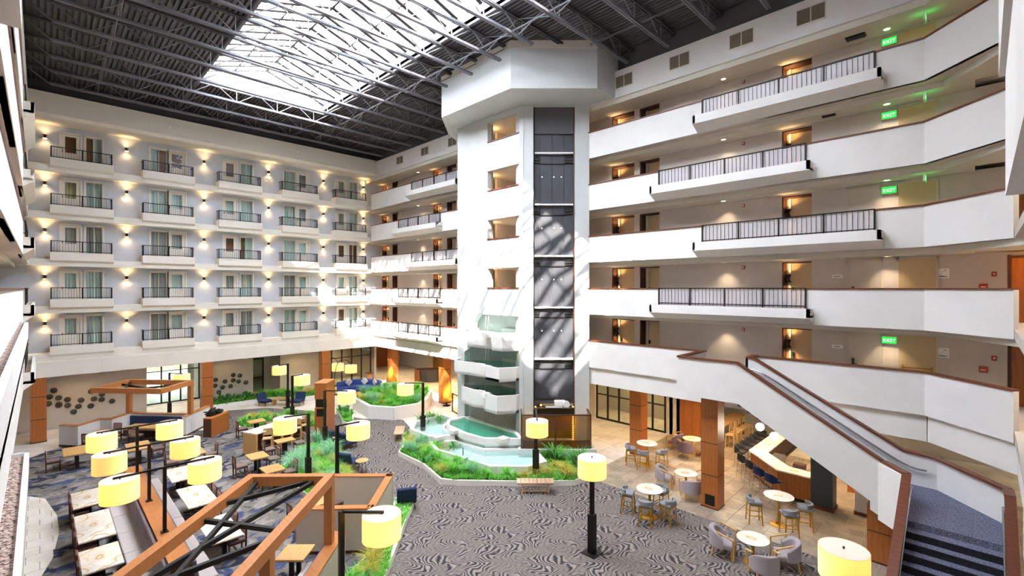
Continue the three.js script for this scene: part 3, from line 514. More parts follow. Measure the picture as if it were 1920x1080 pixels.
// ------------------------------------------------------------------ lift tower
const DT = 23.66, T45 = (lat, y, d) => new THREE.Vector3((d + lat) / Math.SQRT2, y, -(d - lat) / Math.SQRT2);
const uv45 = (lat, d) => [(d + lat) / Math.SQRT2, (d - lat) / Math.SQRT2];
const plan45 = (list) => list.map(([lat, d]) => uv45(lat, d));
const TC = uv45(0.37, DT), TL = 17.0, TV1 = 21.43;                    // tower corner, left facet u, its far end
{
  const openings = [];
  const s = new THREE.Shape([[TC[1], 0], [TV1, 0], [TV1, 17.4], [TC[1], 17.4]].map((p) => new THREE.Vector2(...p)));
  const hole = (pts) => s.holes.push(new THREE.Path(pts.map((p) => new THREE.Vector2(...p))));
  for (const k of [6, 5, 4, 3]) hole([[TC[1] + 0.03, FL[k] + 1.07], [18.85, FL[k] + 1.07], [18.85, FL[k] + 2.12], [TC[1] + 0.03, FL[k] + 2.12]]);
  hole([[TC[1] + 0.03, 0.9], [20.8, 0.9], [20.8, 4.6], [20.2, 4.9], [20.0, 6.3], [19.6, 6.78], [TC[1] + 0.03, 6.78]]);
  const left = new THREE.ExtrudeGeometry(s, { depth: 0.3, bevelEnabled: false }).rotateY(Math.PI / 2).translate(TL, 0, 0);
  struct('wall_tower_side', 'white lift tower side with lobby openings and fountain recess', left, M.tower);
  struct('wall_tower_pier', 'white tower pier left of the glass lift', prism(plan45([[0.37, DT], [1.07, DT], [1.07, DT + 0.6], [0.2, DT + 0.6]]), 0, 17.4), M.tower);
  struct('wall_tower_pier', 'white tower pier right of the glass lift', prism(plan45([[3.15, DT], [3.87, DT], [3.75, DT + 0.5], [3.15, DT + 0.6]]), 0, 17.4), M.tower);
  struct('wall_tower_back', 'rear walls of the lift tower', [run([TL + 0.3, TV1], [22, TV1], 3.4, 17.3, 0.25, -1), run(TC, [TL + 0.3, TC[1] + 0.2], 0, 17.3, 0.2, -1)], M.tower);
  // lobbies behind the openings
  for (const k of [6, 5, 4, 3]) {
    const f = FL[k];
    struct('ceiling_lobby', `lift lobby floor and ceiling, ${ROW[k]} storey`, [prism([[17.3, 21.4], [17.3, 17.0], [19.35, 14.95], [22, 14.95], [22, 21.4]], f + 2.12, f + 2.3), prism([[17.3, 21.4], [17.3, 17.0], [19.35, 14.95], [22, 14.95], [22, 21.4]], f - 0.2, f)], M.lobbyWall);
    struct('wall_lobby', `tan lift lobby back wall, ${ROW[k]} storey`, [B(21.5, 21.7, f, f + 2.12, 15, 21.4), B(17.4, 17.45, f, f + 2.12, 18.9, 21.4), B(18.4, 21.5, f, f + 2.12, 19.6, 19.8)], M.taupe);
    solo('lobby_handrail', `wood cap on the lift lobby parapet, ${ROW[k]} storey`, 'handrail', [B(16.96, 17.34, f + 1.04, f + 1.1, TC[1] + 0.03, 18.85)], M.cap);
    const t = thing('lobby_sconce', `black hourglass sconce on the lift lobby wall, ${ROW[k]} storey`, 'sconce', [17.75, f + 1.5, 19.58]);
    part('housing', lathe([[0, -0.18], [0.11, -0.18], [0.035, -0.03], [0.035, 0.03], [0.11, 0.18], [0, 0.18]], 14).translate(0, 0, 0.12), M.black, t);
    part('lens', lathe([[0, 0.181], [0.08, 0.181], [0.08, 0.186], [0, 0.186]], 12).translate(0, 0, 0.12), M.bulb, t);
    const pl = new THREE.PointLight(0xffcf90, 0.9, 8, 2); pl.shadow.radius = 3; lightAt(pl, [17.75, f + 1.85, -19.3]);
    const c = thing('lobby_downlight', `round ceiling light in the lift lobby, ${ROW[k]} storey`, 'ceiling light', [18.3, f + 2.11, 17.7]);
    part('trim', lathe([[0.085, 0], [0.12, 0], [0.12, 0.015], [0.085, 0.012]], 20).translate(0, -0.015, 0), M.signWhite, c);
    part('lamp', lathe([[0, -0.002], [0.085, -0.002], [0.085, 0.004], [0, 0.004]], 20).translate(0, -0.008, 0), M.downlight, c);
    const sp = new THREE.SpotLight(0xffe4c2, 7, 6, 1.2, 0.7, 2); sp.shadow.radius = 3; lightAt(sp, [18.3, f + 2.05, -17.7], [18.3, f, -17.7]);
  }
}
// the glass lift shaft between the piers
{
  const g = structGroup('wall_lift_shaft', 'dark grey lift shaft wall with panel joints and floor ledges'), d = DT + 0.34, box = (a, b, y0, y1, dd, t) => prism(plan45([[a, dd], [b, dd], [b, dd + t], [a, dd + t]]), y0, y1);
  for (let k = 2; k <= 6; k++) {
    const f = FL[k], y0 = f - 0.42, y1 = k === 6 ? 17.35 : FL[k + 1] - 0.44;
    for (const [a, b] of [[1.07, 1.42], [1.44, 2.02], [2.04, 2.62], [2.64, 3.15]]) part('shaft_panel', box(a, b, y0 + 0.02, y1, d, 0.06), M.lift, g);
    part('ledge', box(1.07, 3.13, f + 0.05, f + 0.12, d - 0.2, 0.2), M.signWhite, g);
    for (const s of [0, 1]) for (let i = 0; i < 3; i++) part('slot', box(s ? 2.68 : 1.08, s ? 3.13 : 1.4, f - 0.12 - i * 0.14, f - 0.05 - i * 0.14, d - 0.06, 0.07), M.black, g);
    part('beam', box(1.4, 2.7, f - 0.45, f - 0.41, d - 0.05, 0.06), M.black, g);
    for (const x of [1.52, 2.12, 2.5]) part('reflection_dot', [new THREE.SphereGeometry(0.028, 10, 8).translate(...T45(x, f + 1.5, d - 0.04).toArray())], M.globe, g);  // glowing spheres stand in for white lights reflected on the shaft
  }
  part('lower_panel', [box(1.07, 2.3, 2.6, FL[2] - 0.44, d, 0.06), box(2.32, 3.15, 2.6, FL[2] - 0.44, d, 0.06)], M.lift, g);
  part('shaft_back', box(1.07, 3.15, 2.3, 17.4, d + 0.1, 0.1), M.darkVoid, g);
  part('head', box(1.0, 3.2, 16.0, 17.35, d - 0.1, 0.06), M.darkVoid, g);
  for (const x of [1.1, 3.12]) solo('lift_guide_rail', `tall ${x < 2 ? 'black' : 'bronze'} guide rail along the ${x < 2 ? 'left' : 'right'} side of the lift shaft`, 'guide rail', [bar(T45(x, 1.3, DT + 0.14), T45(x, 17.3, DT + 0.14), 0.05, 0.05)], x < 2 ? M.black : M.darkWood);
  const m = thing('lift_car_roof', 'lift car roof with white machine parts and a small lamp', 'lift', [...uv45(2.1, DT + 0.05).slice(0, 1), 2.2, uv45(2.1, DT + 0.05)[1]], -Math.PI / 4 + Math.PI / 2 - Math.PI / 4);
  m.rotation.y = -Math.PI / 4;
  part('platform', L(-1.0, 1.0, -0.35, 0, -0.35, 0.25), M.black, m);
  part('edge', L(-1.03, 1.03, 0, 0.06, 0.2, 0.27), M.chrome, m);
  part('frame', [L(-0.4, 0.42, 0.03, 0.07, 0.0, 0.04), L(-0.4, 0.42, 0.03, 0.07, 0.2, 0.24), L(-0.42, -0.38, 0.03, 0.07, 0, 0.24), L(0.38, 0.42, 0.03, 0.07, 0, 0.24)], M.signWhite, m);
  part('machine', [RB(0.55, 0.3, 0.2, 0.3, 0.2, -0.1, 0.05), new THREE.CylinderGeometry(0.17, 0.17, 0.12, 20).rotateX(Math.PI / 2).translate(0.62, 0.17, 0.05)], M.signWhite, m);
  part('lamp', new THREE.SphereGeometry(0.05, 12, 10).translate(-0.65, 0.14, 0.1), M.fairy, m);
}
// glazed pit enclosure at the tower foot
{
  const base = plan45([[0.3, 22.35], [4.0, 22.35], [3.87, DT + 0.4], [0.3, DT + 0.4]]);
  struct('wall_lift_plinth', 'low white plinth wall under the glass lift enclosure', [prism(base, 0, 0.55)], M.tower);
  const t = thing('glass_enclosure', 'dark framed glass enclosure round the foot of the lift', 'enclosure', [uv45(2.1, 22.5)[0], 0.55, uv45(2.1, 22.5)[1]], -Math.PI / 4);
  for (const x of [-1.65, -0.02, 1.65]) part('post', L(x - 0.03, x + 0.03, 0, 1.62, -0.03, 0.03), M.darkWood, t);
  part('rail', [L(-1.68, 1.68, 1.56, 1.62, -0.03, 0.03), L(-1.68, 1.68, 0, 0.05, -0.03, 0.03)], M.darkWood, t);
  for (const s of [-1, 1]) { part('side_rail', [L(s * 1.65 - 0.03, s * 1.65 + 0.03, 1.56, 1.62, -1.1, 0), L(s * 1.65 - 0.03, s * 1.65 + 0.03, 0, 0.05, -1.1, 0)], M.darkWood, t); part('pane', L(s * 1.65 - 0.006, s * 1.65 + 0.006, 0.05, 1.56, -1.1, -0.03), M.amberGlass, t); }
  for (const [a, b] of [[-1.62, -0.05], [0.01, 1.62]]) part('pane', L(a, b, 0.05, 1.56, -0.006, 0.006), M.amberGlass, t);
  struct('wall_lift_pit', 'gold panelled rear wall inside the glass lift enclosure', [prism(plan45([[1.07, DT + 0.5], [3.15, DT + 0.5], [3.15, DT + 0.6], [1.07, DT + 0.6]]), 0.5, 1.9)], M.gold);
  struct('floor_lift_pit', 'dark floor of the glass lift enclosure', [prism(plan45([[0.45, 22.55], [3.8, 22.55], [3.8, DT - 0.02], [0.45, DT - 0.02]]), 0.55, 0.57)], M.darkWood);
  for (const [i, x] of [[0, 1.16], [1, 3.04]]) {
    const n = thing('fairy_lights', `vertical string of warm bulbs on the ${i ? 'right' : 'left'} side of the lift foot`, 'string lights', [uv45(x, DT - 0.02)[0], 0.55, uv45(x, DT - 0.02)[1]]);
    part('cable', L(-0.01, 0.01, 0, 1.75, -0.01, 0.01), M.black, n);
    for (let j = 0; j < 15; j++) part('bulb', new THREE.SphereGeometry(0.05, 10, 8).translate(0, 0.08 + j * 0.115, 0.02), M.fairy, n);
    const l = new THREE.PointLight(0xffc060, 0.9, 5, 2); l.shadow.radius = 4; lightAt(l, T45(x + (i ? -0.15 : 0.15), 1.4, DT - 0.4));
  }
}
// crown
{
  const plan = [[15.2, 15.28], [18.0, 12.49], [19.8, 12.49], [19.8, 24.1], [17.1, 22.43], [15.2, 20.53]], inner = [[15.45, 15.4], [18.1, 12.75], [19.5, 12.75], [19.5, 23], [17.2, 22.1], [15.45, 20.4]];
  struct('wall_tower_crown', 'broad white angular crown on top of the lift tower', [prismHoles(plan, [inner], 17.32, 19.5), prism(plan.map(([u, v]) => [u + (17.5 - u) * 0.01, v + (17.5 - v) * 0.01]), 17.34, 17.5)], M.tower);
  struct('trim_crown', 'cream strip under the roof round the tower crown', [run([15.17, 20.53], [15.17, 15.27], 19.15, 19.5, 0.05, 1), run([15.17, 15.27], [17.98, 12.46], 19.15, 19.5, 0.05, 1)], M.cream);
}

// ------------------------------------------------------------------ fountain
{
  const t = thing('fountain', 'white tiered fountain with basins and pools at the lift tower', 'fountain', [0, 0, 0]);
  const rec = structGroup('wall_fountain_recess', 'pale green back wall of the fountain recess');
  part('back', [prism([[18.5, 16.4], [18.7, 16.4], [18.7, 19.0], [17.35, 20.9], [17.3, 20.85], [18.5, 18.9]], 0.4, 6.9)], M.tower, rec); part('roof', B(17.3, 18.6, 6.78, 6.95, 16.5, 20.9), M.tower, rec);
  const basin = (y0, y1, pts, name) => {                              // hollow basin: walls, floor and water
    const c = pts.reduce((s, p) => [s[0] + p[0] / pts.length, s[1] + p[1] / pts.length], [0, 0]), inn = pts.map(([u, v]) => { const l = Math.hypot(u - c[0], v - c[1]); return [c[0] + (u - c[0]) * (1 - 0.14 / l), c[1] + (v - c[1]) * (1 - 0.14 / l)]; });
    const o = part(name, [prismHoles(pts, [inn], y0, y1), prism(pts, y0, y0 + 0.14)], M.white, t);
    return { o, inn };
  };
  const tiers = [[5.05, 5.95, [[18.5, 16.5], [18.4, 20.2], [17.0, 20.6], [16.5, 20.0], [16.35, 18.9], [16.45, 17.9], [16.15, 17.6], [16.2, 16.9], [16.8, 16.55]]],
    [3.55, 4.25, [[18.5, 16.5], [18.4, 20.6], [16.9, 21.2], [16.1, 20.6], [16.2, 19.4], [16.3, 18.3], [16.0, 17.9], [16.0, 16.9], [16.8, 16.5]]],
    [1.95, 2.85, [[18.5, 16.5], [18.4, 20.3], [16.9, 20.8], [16.3, 20.2], [16.1, 19.1], [16.3, 18.4], [16.0, 17.9], [15.95, 17.0], [16.8, 16.5]]]];
  tiers.forEach(([y0, y1, pts], i) => {
    const { o, inn } = basin(y0, y1, pts, 'basin');
    part('water', prism(inn, y1 - 0.16, y1 - 0.15), i ? M.waterDeep : M.water, o);
    part('spout', [B(15.98 + 0.1, 16.5, y1 - 0.3, y1 - 0.06, 17.95, 18.35)], M.white, o);
    const rocks = []; reseed(50 + i); for (let j = 0; j < 9; j++) rocks.push(new THREE.IcosahedronGeometry(rr(0.05, 0.11), 0).scale(1, 0.7, 1).translate(rr(16.45, 16.75), y1 - 0.06, -rr(18.7, 20.0)));
    part('river_stones', rocks, M.darkWood, o, 'stuff');
  });
  const streams = []; for (const [y1, y0] of [[6.75, 5.85], [5.1, 4.15], [3.6, 2.75], [2.0, 0.85]]) for (const v of [18.05, 18.25, 19.55]) streams.push(rod([16.35, y1, -v], [16.25, y0, -v], 0.015, 0.008));
  part('water_stream', streams, M.stream, t, 'stuff');
  // pools on the floor: upper right basin, upper left shallow basin, lower front pool
  const pool = (y1, yw, pts, name, w, wall = 0.22) => {
    const c = pts.reduce((s, p) => [s[0] + p[0] / pts.length, s[1] + p[1] / pts.length], [0, 0]), inn = pts.map(([u, v]) => { const l = Math.hypot(u - c[0], v - c[1]); return [c[0] + (u - c[0]) * (1 - wall / l), c[1] + (v - c[1]) * (1 - wall / l)]; });
    const o = part(name, [prismHoles(pts, [inn], 0, y1)], M.white, t); part('pool_floor', prism(pts, 0.01, y1 - 0.32), w === M.waterDeep ? std(0x9edccb, 0.6) : std(0xecf8f7, 0.6), o); part('water', prism(inn, yw, yw + 0.01), w, o); return o;
  };
  pool(0.95, 0.85, [[17.0, 20.85], [17.0, 16.6], [16.45, 15.7], [15.15, 17.0], [14.95, 18.4], [15.3, 20.3], [15.9, 20.9]], 'upper_pool', M.waterDeep);
  pool(0.72, 0.6, [[15.8, 20.95], [15.3, 20.4], [14.9, 19.0], [13.85, 19.8], [13.9, 21.6], [14.9, 22.7], [16.9, 22.7], [16.95, 20.95]], 'shallow_pool', M.water);
  pool(0.5, 0.38, [[14.9, 19.0], [14.9, 18.3], [15.1, 17.0], [16.4, 15.65], [16.8, 15.2], [15.95, 13.75], [14.9, 13.9], [13.75, 15.1], [13.5, 17.4], [13.35, 18.6], [13.8, 19.7]], 'lower_pool', M.water);
  part('weir', [B(14.75, 15.15, 0.8, 0.98, 18.9, 19.4), B(15.55, 16.0, 0.82, 1.0, 16.15, 16.6), B(13.9, 14.4, 0.6, 0.76, 19.2, 19.6)], M.white, t);
  part('fountain_jet', [rod([14.05, 0.3, -17.3], [14.05, 0.7, -17.3], 0.03, 0.02)], M.steel, t);
}
// ------------------------------------------------------------------ stair from the gallery to the lobby floor
{
  const g = structGroup('wall_stair', 'white stair with solid sides climbing to the lowest gallery');
  const F2 = FL[2], yl = 2.28, vTop = 6.05, vBot = 2.05, n1 = 13, n2 = 13;
  part('outer_side', [profU([[8.25, 5.57], [6.08, 5.57], [2.07, 3.18], [2.07, 1.6], [2.35, 1.75], [2.35, 2.0], [6.02, 4.18], [8.25, 4.18]], 17.1, 17.22)], M.white, g);
  part('outer_corner', [run([17.1, 2.07], [16.42, 1.45], 1.55, 3.18, 0.12, -1)], M.white, g);
  part('landing_return', [B(17.12, UR + 0.02, 4.18, 5.57, 8.13, 8.25)], M.white, g);
  part('inner_side', [profU([[6.3, 5.57], [6.0, 5.57], [1.75, 3.22], [0.95, 3.16], [0.95, 1.7], [1.75, 1.8], [6.0, 4.15], [6.3, 4.2]], 18.6, 18.72)], M.white, g);
  part('inner_corner', [run([17.0, -0.45], [18.62, 1.0], 1.7, 3.16, 0.12, -1)], M.white, g);
  part('stair_head_wall', [B(18.6, UR + 0.1, 4.2, 5.57, 6.2, 6.32)], M.white, g);
  // second flight runs back along -u
  const s2 = (v0, v1, name) => part(name, [new THREE.ExtrudeGeometry(new THREE.Shape([[16.45, 3.18], [12.3, 0.98], [12.3, 0], [13.2, 0], [16.45, 1.6]].map((p) => new THREE.Vector2(...p))), { depth: v1 - v0, bevelEnabled: false }).translate(0, 0, -v1)], M.white, g);
  s2(1.42, 1.54, 'lower_outer_side'); s2(-0.5, -0.38, 'lower_inner_side');
  part('gallery_landing', [B(17.2, UR + 0.1, F2 - 0.3, F2, 6.0, 8.2)], M.tweed, g);
  part('mid_landing', [prism([[17.12, 2.07], [18.62, 2.07], [18.62, 1.0], [17.0, -0.42], [15.65, -0.42], [15.65, 1.45], [16.42, 1.45]], yl - 0.25, yl)], M.tweed, g);
  for (let i = 0; i < n1; i++) { const y = yl + ((F2 - yl) * (i + 1)) / (n1 + 1), v = vBot + ((vTop - vBot) * i) / n1; part('step', [B(17.22, 18.6, y - 0.3, y, v, v + (vTop - vBot) / n1 + 0.03)], M.tweed, g); }
  for (let i = 0; i < n2; i++) { const y = yl - (yl * (i + 1)) / (n2 + 1), u = 15.65 - 0.28 * i; part('step', [B(u - 0.31, u, y - 0.3 > 0 ? y - 0.3 : 0, y, -0.38, 1.42), ], M.tweed, g); part('riser', [B(u - 0.325, u - 0.31, Math.max(0, y - 0.165), y - 0.012, -0.38, 1.42)], M.darkTweed, g); part('nosing', [rod([u - 0.31, y - 0.016, 0.38], [u - 0.31, y - 0.016, -1.42], 0.02)], M.darkTweed, g); }
  const cap = (list, name) => part(name, list.slice(1).map((b, i) => bar(list[i], b, 0.2, 0.06)), M.cap, g);
  cap([[UR, 5.6, -8.19], [17.16, 5.6, -8.19], [17.16, 5.6, -6.08], [17.16, 3.21, -2.05], [16.45, 3.21, -1.47], [12.3, 1.01, -1.47]], 'wood_cap');
  cap([[UR + 0.06, 5.6, -6.26], [18.66, 5.6, -6.2], [18.66, 5.6, -6.0], [18.66, 3.25, -1.75], [18.66, 3.19, -0.98], [17.0, 3.19, 0.42], [16.45, 3.19, 0.44], [12.3, 1.01, 0.44]], 'wood_cap');
  part('wall_handrail', [tube([[18.5, 5.2, -6.1], [18.5, 5.15, -5.8], [18.5, 4.1, -3.9], [18.5, 2.92, -1.8], [18.5, 2.8, -1.45], [18.52, 2.8, -1.2]], 0.03, 40, 8), ...[5.6, 4.3, 3.1, 1.9].map((v) => rod([18.5, 2.95 + (v - 1.8) * 0.565 - 0.04, -v], [18.6, 2.9 + (v - 1.8) * 0.565 - 0.08, -v], 0.015))], M.chrome, g);
  part('flight_handrail', [tube([[16.3, 2.95, -1.36], [16.0, 2.9, -1.36], [12.4, 0.95, -1.36]], 0.028, 20, 8), tube([[16.3, 2.95, 0.32], [16.0, 2.9, 0.32], [12.4, 0.95, 0.32]], 0.028, 20, 8), ...[15.6, 14.6, 13.6].flatMap((u) => [rod([u, 2.68 - (16 - u) * 0.0 - (16 - u) * 0.54 + 0.18, -1.36], [u, 2.68 - (16 - u) * 0.54 + 0.12, -1.43], 0.014), rod([u, 2.86 - (16 - u) * 0.54, 0.32], [u, 2.8 - (16 - u) * 0.54, 0.39], 0.014)])], M.chrome, g);
}
// ------------------------------------------------------------------ wood clad columns of the ground floor
{
  const spots = [[17.63, 6.93, 'carrying the stair landing, with a black floor vent', 1, 4.17], [17.63, 1.88, 'under the lower stair near the right picture edge', 0, 1.72], [20.7, 11.82, 'behind the high tables by the pale stone path', 0],
    [-0.36, 35.4, 'at the far left end of the balcony facade', 0], [7.35, 35.4, 'second from the left below the balcony facade', 0], [15.1, 35.4, 'third from the left below the balcony facade', 0], [20.3, 34.2, 'in the far corner beside a yellow chair', 0], [20.2, 27.0, 'between far corner and lift tower', 0]];
  spots.forEach(([u, v, where, vent, top = 3.4]) => {
    const t = thing('wood_column', `orange brown panelled wooden column ${where}`, 'column', [u + 0.31, 0, v + 0.31]), w = 0.31;
    part('core', L(-w + 0.01, w - 0.01, 0, top - 0.01, -w + 0.01, w - 0.01), M.darkWood, t);
    for (let i = 0; i < 3; i++) { const st = top < 2 ? 0.9 : 1.2, y0 = i * st + 0.04, y1 = i === 2 ? top : Math.min(top, (i + 1) * st); if (y1 > y0 + 0.1) part('panel', L(-w, w, y0, y1, -w, w), M.wood, t); }
    part('plinth', L(-w - 0.015, w + 0.015, 0, 0.05, -w - 0.015, w + 0.015), M.darkWood, t);
    if (vent) part('vent', [L(-w - 0.012, -w, 0.12, 0.5, -0.16, 0.2)], M.black, t);
  });
}
// ------------------------------------------------------------------ ground floor rooms round the lobby
struct('ceiling_ground', 'ceiling of the ground floor arcade', [B(UR + 0.35, 31, 3.4, 3.55, -2.8, 46), B(-6, UR + 0.35, 3.4, 3.55, 36.0, 46), B(-6, -0.8, 3.4, 3.55, -2.8, 36), B(-6.1, 31.1, 3.4, 3.55, -8.1, -0.9)], M.soffit);
struct('wall_ground_back', 'cream ground floor wall below the balcony facade', [B(-6, 4.9, 0, 3.4, 38.4, 38.6), B(8.4, 10.9, 0, 3.4, 38.4, 38.6), B(10.9, 11.2, 0, 3.4, 38.4, 40.2), B(13.0, 16.2, 0, 3.4, 38.1, 38.3), B(11.0, 13.2, 0, 3.4, 40.1, 40.3), B(4.7, 4.9, 0, 3.4, 38.6, 43), B(8.4, 8.6, 0, 3.4, 38.6, 43), B(13.0, 13.2, 0, 3.4, 38.2, 40.2)], M.lobbyWall);
struct('wall_ground_outer', 'plain outer walls closing the ground floor', [B(-6.2, -6, 0, 3.55, -8, 46), B(31, 31.2, 0, 3.55, -8, 46), B(-6, 31, 0, 3.55, -8.2, -8), B(8.5, 31, 0, 3.55, 45.8, 46), B(-6, 4.8, 0, 3.55, 45.8, 46)], M.lobbyWall);
struct('baseboard_back', 'dark baseboard under the cream ground floor wall', [B(-6, 4.7, 0, 0.1, 38.37, 38.4), B(8.4, 10.9, 0, 0.1, 38.37, 38.4), B(13.0, 16.2, 0, 0.1, 38.07, 38.1)], M.soffit);
function storefront(name, label, p, q, n, y1 = 3.0, trans = 1.35, doorAt = -1, glass = M.tint) {
  const g = structGroup(name, label), lerp = (t) => [p[0] + (q[0] - p[0]) * t, p[1] + (q[1] - p[1]) * t];
  for (let i = 0; i <= n; i++) { const c = lerp(i / n); part('mullion', B(c[0] - 0.045, c[0] + 0.045, 0, y1 + 0.05, c[1] - 0.045, c[1] + 0.045), M.black, g); }
  part('transom', [bar([p[0], y1, -p[1]], [q[0], y1, -q[1]], 0.07, 0.09), bar([p[0], trans, -p[1]], [q[0], trans, -q[1]], 0.06, 0.07), bar([p[0], 0.05, -p[1]], [q[0], 0.05, -q[1]], 0.06, 0.1)], M.black, g);
  for (let i = 0; i < n; i++) { const a = lerp((i + 0.03) / n), b = lerp((i + 0.97) / n); part('pane', run(a, b, 0.1, trans - 0.04, 0.012), glass, g); part('pane', run(a, b, trans + 0.04, y1 - 0.05, 0.012), glass, g); }
  return g;
}
storefront('door_entrance', 'black framed glass entrance doors behind the far pergola', [4.95, 41.2], [8.35, 41.2], 3, 3.1, 2.3, -1, M.entryGlass);
storefront('window_storefront', 'black framed glass shopfront in the far corner', [16.2, 38.2], [20.6, 38.2], 5, 3.1, 2.35);
storefront('window_storefront', 'black framed glass wall right of the lift tower', [24.9, 17.3], [24.9, 14.9], 3, 3.2, 1.55);
storefront('window_storefront', 'black framed glass wall behind the wooden column', [25.0, 14.3], [25.0, 12.75], 2, 3.2, 1.55);
struct('wall_shop', 'dim rooms behind the glass shopfronts', [B(15.9, 21.2, 0, 3.4, 41.5, 41.7), B(15.9, 16.1, 0, 3.4, 38.3, 41.5), B(21.0, 21.2, 0, 3.4, 38.3, 41.5), B(27.4, 27.6, 0, 3.4, 12.2, 18.4), B(25, 27.5, 0, 3.4, 18.2, 18.4), B(25, 27.5, 0, 3.4, 12.3, 12.5)], M.taupe);
struct('wall_right_ground', 'cream ground floor wall under the gallery with a wood panelled part', [B(25.0, 25.2, 0, 3.4, 17.5, 26), B(25.0, 25.2, 0, 3.4, 11.9, 12.7), B(23.6, 25.2, 0, 3.4, -2.8, -2.6), B(30.8, 31, 0, 3.4, -2.8, 12)], M.lobbyWall);
{
  const g = structGroup('wall_wood_panels', 'orange wood panelled wall behind the high table');
  for (let i = 0; i < 4; i++) part('panel', B(25.0, 25.08, 0.1, 3.35, 10.3 + i * 0.45, 10.735 + i * 0.45), M.wood, g);
  part('backing', B(25.08, 25.2, 0, 3.4, 10.2, 12), M.darkWood, g);
}
{
  const g = structGroup('wall_far_room', 'warm reception room walls beyond the far corner');
  part('back', [B(27.5, 27.7, 0, 3.4, 26, 45), B(21.2, 27.6, 0, 3.4, 44.6, 44.8)], M.lobbyWall, g);
  part('gold_panel', [B(21.25, 21.32, 0.1, 3.1, 39.0, 41.2), B(27.4, 27.5, 0.2, 3.0, 33.2, 34.4), B(27.4, 27.5, 0.2, 3.0, 37.0, 38.4)], M.gold, g);
  part('wood_panel', [B(27.42, 27.5, 0, 3.3, 29.0, 31.4), B(24.5, 26.6, 0, 3.2, 44.4, 44.6)], M.wood, g);
}
struct('ground_outside', 'pale paved forecourt outside the entrance', [B(-20, 45, -0.3, -0.02, 46, 75)], M.pave); struct('wall_outside', 'tan building across the forecourt', [B(-20, 40, 0, 3.2, 58, 59)], M.stone);
storefront('door_dark', 'black framed dark glass door below the balcony facade', [11.35, 39.9], [12.35, 39.9], 1, 2.7, 1.25);
struct('wall_door_dark', 'dim passage behind the dark glass door', [B(11.2, 13, 0, 3.4, 40.06, 40.1)], M.lobbyWall);
// wall flowers
{
  let proto; reseed(99);
  const spots = [[93, 744, 0], [91, 757, 0], [110, 760, 0], [101, 732, 0], [110, 746, 0], [110.5, 758, 0], [126.5, 749, 0], [127, 760, 0], [138, 772, 0], [147, 762, 0], [152, 750, 0], [171, 734, 0], [170, 761, 0], [176, 748, 0], [191, 739, 0], [190.5, 749, 0], [210, 752, 0],
    [404, 712, 1], [403, 723, 1], [410, 735, 1], [417, 726, 1], [421.5, 715, 1], [432, 724, 1], [437, 703, 1], [437, 713, 1], [447, 715, 1], [449.5, 704, 1], [460.5, 717, 1]];
  // measured on the wall v = 38.4
  const f = 885.4;
  const put = spots.map(([x, y, w]) => { const r = (x - 960) / f, u = 38.38 * (1 + r) / (1 - r); return [u, H - ((y - 540) / f) * (u + 38.38) / Math.SQRT2, w]; });
  const count = [0, 0];
  put.forEach(([u, y, w]) => {
    const label = `dark metal flower disc, ${ORD[count[w]++]} from the left in the ${w ? 'right' : 'left'} wall cluster`;
    if (!proto) {
      proto = thing('wall_flower', label, 'wall art', [u, y, 38.38], 0, 'metal flower discs on the cream wall');
      for (let k = 0; k < 3; k++) part('petal_ring', new THREE.TorusGeometry(0.13 - k * 0.045, 0.016, 6, 18).scale(1, 1, 0.7).translate(0, 0, 0.05 + k * 0.04), M.metalFlower, proto);
      part('petals', Array.from({ length: 9 }, (_, i) => new THREE.SphereGeometry(0.06, 8, 6).scale(1, 0.45, 0.25).translate(0.11, 0, 0.05).rotateZ((i * Math.PI * 2) / 9)), M.metalFlower, proto, 'stuff');
      part('pin', rod([0, 0, 0], [0, 0, 0.12], 0.02), M.black, proto);
    } else copyOf(proto, [u, y, 38.38], 0, label);
  });
}
